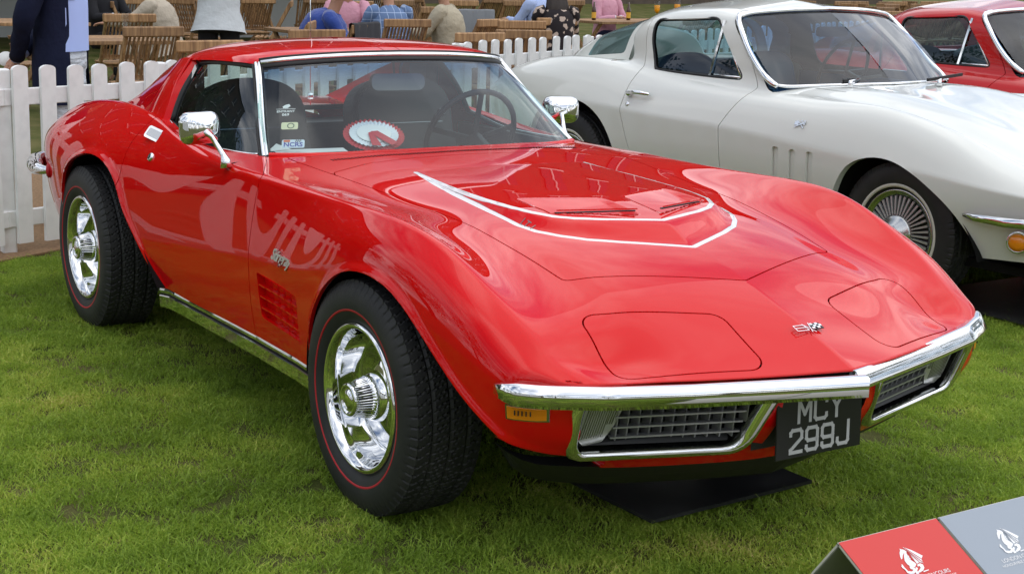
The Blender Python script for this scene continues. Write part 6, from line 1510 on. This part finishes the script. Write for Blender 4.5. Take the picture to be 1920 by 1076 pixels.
# ------------------------------------------------------------------ people
def skin_mesh(nodes, edges, root, sub=1):
    me = bpy.data.meshes.new('s'); me.from_pydata([n[0] for n in nodes], edges, []); o = bpy.data.objects.new('s', me); COL.objects.link(o)
    md = o.modifiers.new('skin','SKIN'); md.use_smooth_shade = True; md.branch_smoothing = .6
    for i, n in enumerate(nodes):
        r = n[1]; me.skin_vertices[0].data[i].radius = r if hasattr(r,'__len__') else (r,r); me.skin_vertices[0].data[i].use_root = (i == root)
    s = o.modifiers.new('sub','SUBSURF'); s.levels = sub; s.render_levels = sub
    dg = bpy.context.evaluated_depsgraph_get(); dg.update(); out = bpy.data.meshes.new_from_object(o.evaluated_get(dg)); bpy.data.objects.remove(o)
    out.polygons.foreach_set('use_smooth',[True]*len(out.polygons)); return out
def person(label, x, y, rz, pose, jacket, trousers, hair=(.03,.02,.015), skin=(.42,.22,.14), long_hair=False, lean=0.0, arms='table', skirt=None, bend=0.0, jl=.0, shirt=None, flare=0.0, bulk=1.0):
    """local frame: faces +X, +Y to its left, feet on z = 0"""
    P = empty('person', label, 'person', (x,y,0), math.radians(rz)); V3 = Vector
    sit = pose == 'sit'; hz = .50 if sit else .96
    sp = V3((math.sin(lean),0,math.cos(lean))); pel = V3((0,0,hz)); ch = pel+sp*.34; nk = pel+sp*.54; hb = nk+V3((.02+.05*lean,0,.09)); hd = hb+V3((.03,0,.10))
    N = [(pel,(.13,.11)),(pel+sp*.17,(.12,.10)),(ch,(.135,.11)),(nk,(.06,.06)),(hb,(.058,.062)),(hb+V3((.012,0,.055)),(.082,.072)),(hd+V3((0,0,.03)),(.088,.078)),(hd+V3((-.005,0,.10)),(.055,.05))]
    E = [(0,1),(1,2),(2,3),(3,4),(4,5),(5,6),(6,7)]
    arm = {}
    for s in (-1,1):
        sh = ch+sp*.14+V3((0,s*.185,0))
        if arms == 'table': el = sh+V3((.17,s*.06,-.24)); wr = el+V3((.22,-s*.10,.03))
        elif arms == 'behind': el = sh+V3((-.10,s*.07,-.27)); wr = V3((-.245,s*.035,.95 if s > 0 else .92))
        elif arms == 'reach': el = sh+V3((.20,s*.05,-.16)); wr = el+V3((.25,-s*.02,-.02))
        elif arms == 'folded': el = sh+V3((.10,s*.08,-.26)); wr = el+V3((.16,-s*.22,.04))
        else: el = sh+V3((-.02,s*.06,-.29)); wr = el+V3((.07,s*.01,-.25))
        i = len(N); d = (wr-el).normalized(); side = V3((0,0,1)).cross(d).normalized()*(1 if s > 0 else -1); up = d.cross(side)
        N += [(sh,(.062,.062)),(el,(.042,.042)),(wr,(.028,.024)),(wr+d*.055,(.036,.018))]; E += [(2,i),(i,i+1),(i+1,i+2),(i+2,i+3)]
        for k, (off, ln) in enumerate(((-.030,.066),(-.010,.078),(.011,.074),(.030,.058))):
            b = wr+d*.085+side*off; j = len(N); dn = V3((0,0,-1)); N += [(b,.0095),(b+d*ln*.55+dn*.008,.0088),(b+d*ln*.85+dn*.028,.0078)]; E += [(i+3,j),(j,j+1),(j+1,j+2)]
        j = len(N); N += [(wr+d*.045-side*.040,.0105),(wr+d*.085-side*.055+V3((0,0,-.01)),.009)]; E += [(i+3,j),(j,j+1)]
        arm[s] = (sh,el,wr,d)
    leg = {}
    for s in (-1,1):
        hp = pel+V3((0,s*.095,-.02))
        if sit: kn = V3((.44,s*.12,.50)); an = V3((.42,s*.12,.09))
        else: kn = V3((.02,s*.10,.50)); an = V3((-.02,s*.11,.09))
        i = len(N); N += [(hp,(.085,.085)),(kn,(.056,.056)),(an,(.038,.038)),(an+V3((.13,s*.01,-.06)),(.040,.03))]; E += [(0,i),(i,i+1),(i+1,i+2),(i+2,i+3)]; leg[s] = (hp,kn,an)
    body = ob('body', skin_mesh(N,E,0), P, mat('skin_%d' % int(skin[0]*100), skin, .55))
    # face: nose, ears, eyes
    f = MB(); f.bar(hd+V3((.085,0,.02)), hd+V3((.108,0,-.02)), .022, .02); 
    for s in (-1,1): f.box(hd+V3((0,s*.083,0)),(.035,.014,.055),bev=.006)
    f.build('face_features', mat('skin_%d' % int(skin[0]*100)), body)
    ey = MB()
    for s in (-1,1): ey.box(hd+V3((.083,s*.032,.022)),(.008,.020,.008),bev=.003)
    ey.build('eye', mat('eye_dark',(.02,.015,.012),.3), body)
    def ell(c, rx, ry, d, n=20, twist=0, fold=0.0):
        o = d.cross(V3((0,1,0))).normalized(); 
        return [c+(-o)*rx*math.cos(2*PI*k/n)+V3((0,1,0))*ry*math.sin(2*PI*k/n) for k in range(n)]
    # jacket: torso shell plus sleeves
    if jacket:
        m = MB(); secs = []; bot = -.17-jl if not sit else -.04
        prof = [(bot,.158+flare,.212+flare),(-.05,.150+flare*.5,.203+flare*.5),(.06,.142,.190),(.17,.138,.184),(.30,.145,.198),(.42,.135,.205),(.49,.105,.175),(.535,.065,.085),(.55,.055,.06)]
        n = 24; V = []; rr = random.Random(hash(label) % 1000)
        for t, a, b in prof:
            c = pel+sp*t; R = ell(c,a*bulk,b*min(bulk,1.08),sp,n)
            for k, p in enumerate(R):
                w = .006*math.sin(k*1.9+t*31)+.004*math.sin(k*3.1-t*47)
                q = p+(p-c).normalized()*w; V.append(tuple(q))
        F = [(i*n+k,i*n+(k+1)%n,(i+1)*n+(k+1)%n,(i+1)*n+k) for i in range(len(prof)-1) for k in range(n) if not (shirt and i < 7 and (k in (0,n-1,1,n-2) or (i < 4 and k in (2,n-3))))]; m.add(V,F,True)
        jo = m.build('jacket', jacket, P)
        for s in (-1,1):
            sh, el, wr, d = arm[s]; m = MB(); L = []; rad = []
            for t in np.linspace(0,1,7): L.append(sh.lerp(el,t)); rad.append(.080-.024*t+.005*math.sin(t*9))
            for t in np.linspace(.12,.93,7): L.append(el.lerp(wr,t)); rad.append(.056-.014*t+.004*math.sin(t*14))
            m.tube([tuple(sh+V3((0,-s*.05,.015)))]+[tuple(p) for p in L],[.075]+rad,14); m.build('sleeve', jacket, P)
            m = MB(); m.tube([tuple(el.lerp(wr,.90)),tuple(el.lerp(wr,.985))],[.036,.035],12); m.build('cuff', shirt or mat('white_cloth',(.68,.68,.70),.8), P)
    if shirt:
        m = MB(); c0 = pel+sp*.0; V = []; n = 10
        for t, a, b in ((.02,.138,.10),(.10,.140,.095),(.25,.142,.095),(.40,.140,.09),(.50,.10,.06)):
            for k in range(n+1):
                q = (k/n-.5)*1.9; V.append(tuple(pel+sp*t+V3((math.cos(q)*a+.004,math.sin(q)*b*1.9,0))))
        m.add(V,[(i*(n+1)+k,i*(n+1)+k+1,(i+1)*(n+1)+k+1,(i+1)*(n+1)+k) for i in range(4) for k in range(n)],True); m.build('shirt', shirt, P)
    if trousers:
        for s in (-1,1):
            hp, kn, an = leg[s]; m = MB(); L = [hp+V3((0,-s*.02,.04))]; rad = [.088]
            for t in np.linspace(0,1,8): L.append(hp.lerp(kn,t)); rad.append(.096-.020*t+.004*math.sin(t*17+s))
            for t in np.linspace(.1,1,8): L.append(kn.lerp(an,t)); rad.append(.076-.012*t+.005*math.sin(t*23+s))
            m.tube([tuple(p) for p in L], rad, 16); m.build('trouser_leg', trousers, P)
        m = MB(); V = []; n = 20
        for t, a, b in ((.08,.118,.165),(0,.130,.180),(-.08,.128,.185),(-.13,.09,.15)):
            V += [tuple(p) for p in ell(pel+V3((0,0,t)),a,b,V3((0,0,1)),n)]
        m.add(V,[(i*n+k,(i+1)*n+k,(i+1)*n+(k+1)%n,i*n+(k+1)%n) for i in range(3) for k in range(n)],True); m.build('trousers', trousers, P)
    for s in (-1,1):
        an = leg[s][2]; m = MB(); m.box((an.x+.07,an.y+s*.005,.045),(.27,.092,.085),bev=.03); m.build('shoe', mat('black_leather',(.012,.011,.010),.35), P)
    # hair
    m = MB(); V = []; n = 18; c = hd+V3((-.012,0,.028))
    for j, ph in enumerate(np.linspace(0,1.75,8)):
        for k in range(n):
            a = 2*PI*k/n; r = math.sin(ph); fr = math.cos(a) > .35 and ph > 1.15
            q = V3((math.cos(a)*r*.100,math.sin(a)*r*.090,math.cos(ph)*.112)); 
            if fr: q = V3((q.x*.8,q.y,q.z+.03))
            V.append(tuple(c+q))
    m.add(V,[(j*n+k,j*n+(k+1)%n,(j+1)*n+(k+1)%n,(j+1)*n+k) for j in range(7) for k in range(n)],True)
    hm = mat('hair_%d' % int(hair[0]*1000), hair, .5)
    if long_hair:
        V = []; n = 22; rows = 10
        for j in range(rows):
            t = j/(rows-1); z = hd.z+.05-t*.58; w = .085+.055*math.sin(t*2.2); bx = -.055-.095*min(1,t*2.2)+.03*t-.0*t
            for k in range(n):
                a = (k/(n-1)-.5)*3.6; V.append((hd.x+bx+.055-math.cos(a)*.075*(1-.2*t)+.004*math.sin(k*2.3+j), math.sin(a)*w+.005*math.sin(k*3.7+j*.8), z-.03*math.sin(k*1.7)*t))
        m.add(V,[(j*n+k,j*n+k+1,(j+1)*n+k+1,(j+1)*n+k) for j in range(rows-1) for k in range(n-1)],True)
    m.build('hair', hm, P)
    return P
M_NAVY = mat('navy_wool',(.010,.013,.034),.9,spec=.2,bump=(7,.7,.035)); M_LGREY = mat('light_grey_linen',(.50,.53,.54),.85,bump=(7,.7,.035)); M_BLACKC = mat('black_cloth',(.009,.009,.012),.9)
M_ROYAL = mat('royal_blue_wool',(.012,.045,.25),.8,sheen=.3,bump=(7,.8,.04)); M_CREAM = mat('cream_linen',(.42,.37,.27),.85,bump=(8,.9,.04)); M_PINK = mat('pink_cotton',(.60,.30,.38),.8,bump=(8,.8,.035)); M_PALEB = mat('pale_blue_cotton',(.38,.47,.72),.8,bump=(8,.8,.035)); M_BEIGE = mat('beige_linen',(.44,.38,.30),.85,bump=(8,.9,.04)); M_WHITET = mat('pale_cotton_trousers',(.60,.63,.68),.85,bump=(9,1.0,.04,(1,1,3)))
def check_mat():
    m = mat('blue_check_wool',(.12,.19,.34),.85); nt = m.node_tree; N = nt.nodes; L = nt.links; b = N['Principled BSDF']; tc = N.new('ShaderNodeTexCoord'); br = N.new('ShaderNodeTexBrick'); br.offset = 0; br.inputs['Scale'].default_value = 1; br.inputs['Brick Width'].default_value = .075; br.inputs['Row Height'].default_value = .075; br.inputs['Mortar Size'].default_value = .0035; br.inputs['Mortar Smooth'].default_value = .3
    br.inputs['Color1'].default_value = (.11,.18,.33,1); br.inputs['Color2'].default_value = (.13,.20,.35,1); br.inputs['Mortar'].default_value = (.38,.48,.66,1)
    sp = N.new('ShaderNodeSeparateXYZ'); cb = N.new('ShaderNodeCombineXYZ'); L.new(tc.outputs['Object'], sp.inputs[0]); L.new(sp.outputs['Y'], cb.inputs[0]); L.new(sp.outputs['Z'], cb.inputs[1]); L.new(cb.outputs[0], br.inputs['Vector']); L.new(br.outputs['Color'], b.inputs['Base Color']); return m
def floral_mat():
    m = mat('flowered_cloth',(.015,.010,.012),.85); nt = m.node_tree; N = nt.nodes; L = nt.links; b = N['Principled BSDF']; tc = N.new('ShaderNodeTexCoord'); v = N.new('ShaderNodeTexVoronoi'); v.inputs['Scale'].default_value = 13; v.inputs['Randomness'].default_value = .9
    nz = N.new('ShaderNodeTexNoise'); nz.inputs['Scale'].default_value = 22; mx = N.new('ShaderNodeMixRGB'); mx.inputs[0].default_value = .06; L.new(tc.outputs['Object'], nz.inputs['Vector']); L.new(tc.outputs['Object'], mx.inputs[1]); L.new(nz.outputs['Color'], mx.inputs[2]); L.new(mx.outputs[0], v.inputs['Vector'])
    r = N.new('ShaderNodeValToRGB'); e = r.color_ramp.elements; e[0].position = .38; e[0].color = (.50,.40,.33,1); e[1].position = .44; e[1].color = (.014,.010,.012,1); L.new(v.outputs['Distance'], r.inputs[0]); L.new(r.outputs[0], b.inputs['Base Color']); return m
def stripe_shirt():
    m = mat('blue_striped_shirt',(.40,.50,.85),.8); return m
PEOPLE = [
 ('man in a navy blazer and pale trousers behind the fence, hands clasped behind his back', -4.88,-.21,52,'stand',M_NAVY,M_WHITET,dict(arms='behind',shirt=stripe_shirt(),jl=.10)),
 ('man in a dark suit at the left edge, standing behind the navy blazer', -6.35,-.62,60,'stand',M_NAVY,M_BLACKC,dict(arms='down')),
 ('person in a long light grey jacket and black trousers standing among the chairs', -9.25,2.50,150,'stand',M_LGREY,M_BLACKC,dict(arms='reach',lean=.18,jl=-.04,flare=.035,hair=(.25,.2,.15))),
 ('seated man in a royal blue suit leaning on the table', -9.95,3.72,62,'sit',M_ROYAL,M_ROYAL,dict(lean=.42,bulk=1.6)),
 ('seated person in a pink shirt across the table from the blue suit', -12.0,5.15,-20,'sit',M_PINK,M_BLACKC,dict(lean=.2)),
 ('seated man in a blue check jacket seen from behind', -10.25,4.80,176,'sit',check_mat(),M_NAVY,dict(lean=.18)),
 ('seated man in a cream blazer right of the check jacket', -10.45,5.62,222,'sit',M_CREAM,M_CREAM,dict(lean=.15,bulk=1.25)),
 ('seated man in a beige jacket reaching across the table at the left', -11.75,2.95,232,'sit',M_BEIGE,M_BEIGE,dict(arms='reach',lean=.25,bulk=1.25)),
 ('seated person in a pale blue shirt left of the long haired woman', -13.1,8.55,200,'sit',M_PALEB,M_NAVY,dict(lean=.1)),
 ('woman with long dark hair in a black flowered dress seated by the fence', -10.35,6.92,160,'sit',floral_mat(),floral_mat(),dict(lean=.12,long_hair=True)),
 ('seated man in a pink shirt with folded arms behind the beer bottles', -14.55,10.65,8,'sit',M_PINK,M_NAVY,dict(arms='folded',lean=.05)),
 ('seated person in dark clothes at the far table at the upper left', -14.3,3.1,20,'sit',M_BLACKC,M_BLACKC,dict()),
]
for lb, x, y, rz, pose, j, t, kw in PEOPLE: person(lb, x, y, rz, pose, j, t, **kw)
bd = MB(); bd.T = Matrix.Translation((-5.13,-.45,.915)) @ Matrix.Rotation(1.2,4,'Z') @ Matrix.Rotation(1.1,4,'X'); bd.lathe([(.0005,0),(.045,0),(.045,.003),(.0005,.003)],28,'z'); tag(bd.build('paper_badge', M_PAPER), 'round white paper badge held in the hands behind the navy blazer', 'badge')
# ------------------------------------------------------------------ what stands around the lawn, part of it added for reflections
def leaf_mat(name, a, b):
    m = bpy.data.materials.new(name); m.use_nodes = True; nt = m.node_tree; N = nt.nodes; L = nt.links; p = N['Principled BSDF']; ge = N.new('ShaderNodeNewGeometry'); nz = N.new('ShaderNodeTexNoise'); nz.inputs['Scale'].default_value = .9; nz.inputs['Detail'].default_value = 4; L.new(ge.outputs['Position'], nz.inputs['Vector'])
    r = N.new('ShaderNodeValToRGB'); r.color_ramp.elements[0].position = .35; r.color_ramp.elements[0].color = (*a,1); r.color_ramp.elements[1].position = .65; r.color_ramp.elements[1].color = (*b,1); L.new(nz.outputs['Fac'], r.inputs[0]); L.new(r.outputs[0], p.inputs['Base Color']); p.inputs['Roughness'].default_value = .6; return m
M_LEAF = leaf_mat('plane_tree_leaves',(.025,.050,.012),(.07,.11,.03)); M_BARK = mat('bark',(.12,.09,.065),.9,bump=(9,.8,.03))
def tree_mesh(seed, H, R):
    rnd = random.Random(seed); cl = []
    for k in range(46):
        a = rnd.uniform(0,2*PI); t = rnd.random(); r = R*math.sqrt(rnd.random())*(.55+.6*math.sin(PI*min(1,t*.9+.12))); cl.append((r*math.cos(a), r*math.sin(a), H*(.28+.68*t), R*rnd.uniform(.22,.42)))
    V = []; F = []
    for (cx,cy,cz,cr) in cl:
        for q in range(95):
            d = Vector((rnd.gauss(0,1),rnd.gauss(0,1),rnd.gauss(0,.8))).normalized()*cr*rnd.uniform(.55,1.05); p = Vector((cx,cy,cz))+d; u = Vector((rnd.gauss(0,1),rnd.gauss(0,1),rnd.gauss(0,1))).normalized(); v = u.cross(d.normalized()+Vector((.01,0,0))).normalized(); s = rnd.uniform(.10,.20); i = len(V)
            V += [tuple(p-u*s),tuple(p+v*s*.6),tuple(p+u*s),tuple(p-v*s*.6)]; F.append((i,i+1,i+2,i+3))
    return mesh(V,F,False,mats=[M_LEAF])
TM = [tree_mesh(k, 1.0*h, r) for k, (h, r) in enumerate(((11.5,4.2),(9.5,3.8),(13,4.6)))]
TT = []
for h in (11.5,9.5,13):
    m = MB(); m.tube([(0,0,0),(.1,.05,h*.2),(-.05,.1,h*.45),(.1,0,h*.75)],[.38,.30,.2,.06],10)
    for k in range(5): a = k*1.3; m.tube([(0,0,h*(.25+.06*k)),(math.cos(a)*1.6,math.sin(a)*1.6,h*(.42+.06*k))],[.14,.04],6)
    m.build('trunk', M_BARK); o = bpy.data.objects['trunk']; TT.append(o.data); bpy.data.objects.remove(o)
tr = random.Random(3)
TREES = [(-34,-11),(-31,-17),(-24,-24),(-15,-29),(-6,-31),(3,-32),(13,-29),(22,-24),(30,-16),(34,-6),(35,4),(33,15),(27,25),(16,31),(4,36),(-8,38),(-20,38)]
for i, (x, y) in enumerate(TREES):
    k = i % 3; t = empty('plane_tree', '%s leafy green tree clockwise round the edge of the lawn' % ('first second third fourth fifth sixth seventh eighth ninth tenth eleventh twelfth thirteenth fourteenth fifteenth sixteenth seventeenth'.split()[i]), 'tree', (x,y,0), tr.uniform(0,6.2), 'trees round the edge of the lawn'); s = tr.uniform(.85,1.15); t.scale = (s,s,s)
    ob('crown', TM[k], t); ob('trunk', TT[k], t)
M_CANVAS = mat('white_canvas',(.62,.63,.62),.7,bump=(3,.3,.05)); M_STONE = mat('dark_brick_wall',(.10,.075,.055),.85,noise=(2,(.07,.05,.04),.4,.7)); M_SLATE = mat('slate_roof',(.06,.065,.07),.7); M_PANE = mat('dark_window_pane',(.02,.025,.03),.1)
def marquee(x, y, w, d, rz, label, n=4):
    t = empty('marquee', label, 'marquee', (x,y,0), math.radians(rz)); bay = w/n
    for k in range(n):
        x0 = -w/2+k*bay; m = MB(); V = [(x0,-d/2,2.6),(x0+bay,-d/2,2.6),(x0+bay,d/2,2.6),(x0,d/2,2.6),(x0+bay/2,0,4.4),(x0,-d/2,2.3),(x0+bay,-d/2,2.3),(x0+bay,d/2,2.3),(x0,d/2,2.3)]
        m.add(V,[(0,1,4),(1,2,4),(2,3,4),(3,0,4),(0,5,6,1),(2,7,8,3),(1,6,7,2),(3,8,5,0)]); m.build('canopy', M_CANVAS, t); m = MB(); m.box((x0+bay/2,d/2,1.15),(bay-.1,.03,2.3)); m.build('wall_panel', M_CANVAS, t)
    for k in range(n+1):
        for s in (-1,1): m = MB(); m.box((-w/2+k*bay,s*(d/2-.02),1.3),(.08,.08,2.6)); m.build('pole', M_BLACKC, t)
marquee(-20.5,4.5,14,5,86,'white marquee with black poles behind the tables',4)
marquee(6,-15,16,5,4,'added white marquee on the open side of the lawn, for reflections',4)  # added out of view to give the red paint pale shapes to reflect
def hall(x, y, w, d, h, rz, label):
    t = empty('brick_building', label, 'building', (x,y,0), math.radians(rz)); m = MB(); m.box((0,0,h/2),(w,d,h)); m.build('wall', M_STONE, t)
    m = MB(); m.add([(-w/2-.4,-d/2-.4,h),(w/2+.4,-d/2-.4,h),(w/2+.4,d/2+.4,h),(-w/2-.4,d/2+.4,h),(-w/2,0,h+2.6),(w/2,0,h+2.6)],[(0,1,5,4),(2,3,4,5),(1,2,5),(3,0,4),(0,3,2,1)]); m.build('roof', M_SLATE, t)
    n = int(w/2.6)
    for f in range(int(h//3.2)):
        for k in range(n):
            m = MB(); xx = -w/2+(k+.5)*w/n; m.box((xx,-d/2-.02,1.7+3.2*f),(1.1,.08,1.8)); wf = m.build('window', M_PANE, t); m = MB(); m.box((xx,-d/2-.09,1.7+3.2*f),(.06,.05,1.8)); m.box((xx,-d/2-.08,.75+3.2*f),(1.3,.14,.1)); m.build('frame', mat('white_window_paint',(.7,.7,.68),.5), wf)
hall(24,-44,40,10,12.5,200,'long dark brick building with a slate roof beyond the trees')

hall(-46,14,70,12,17,100,'tall dark brick building with rows of windows beyond the tables')
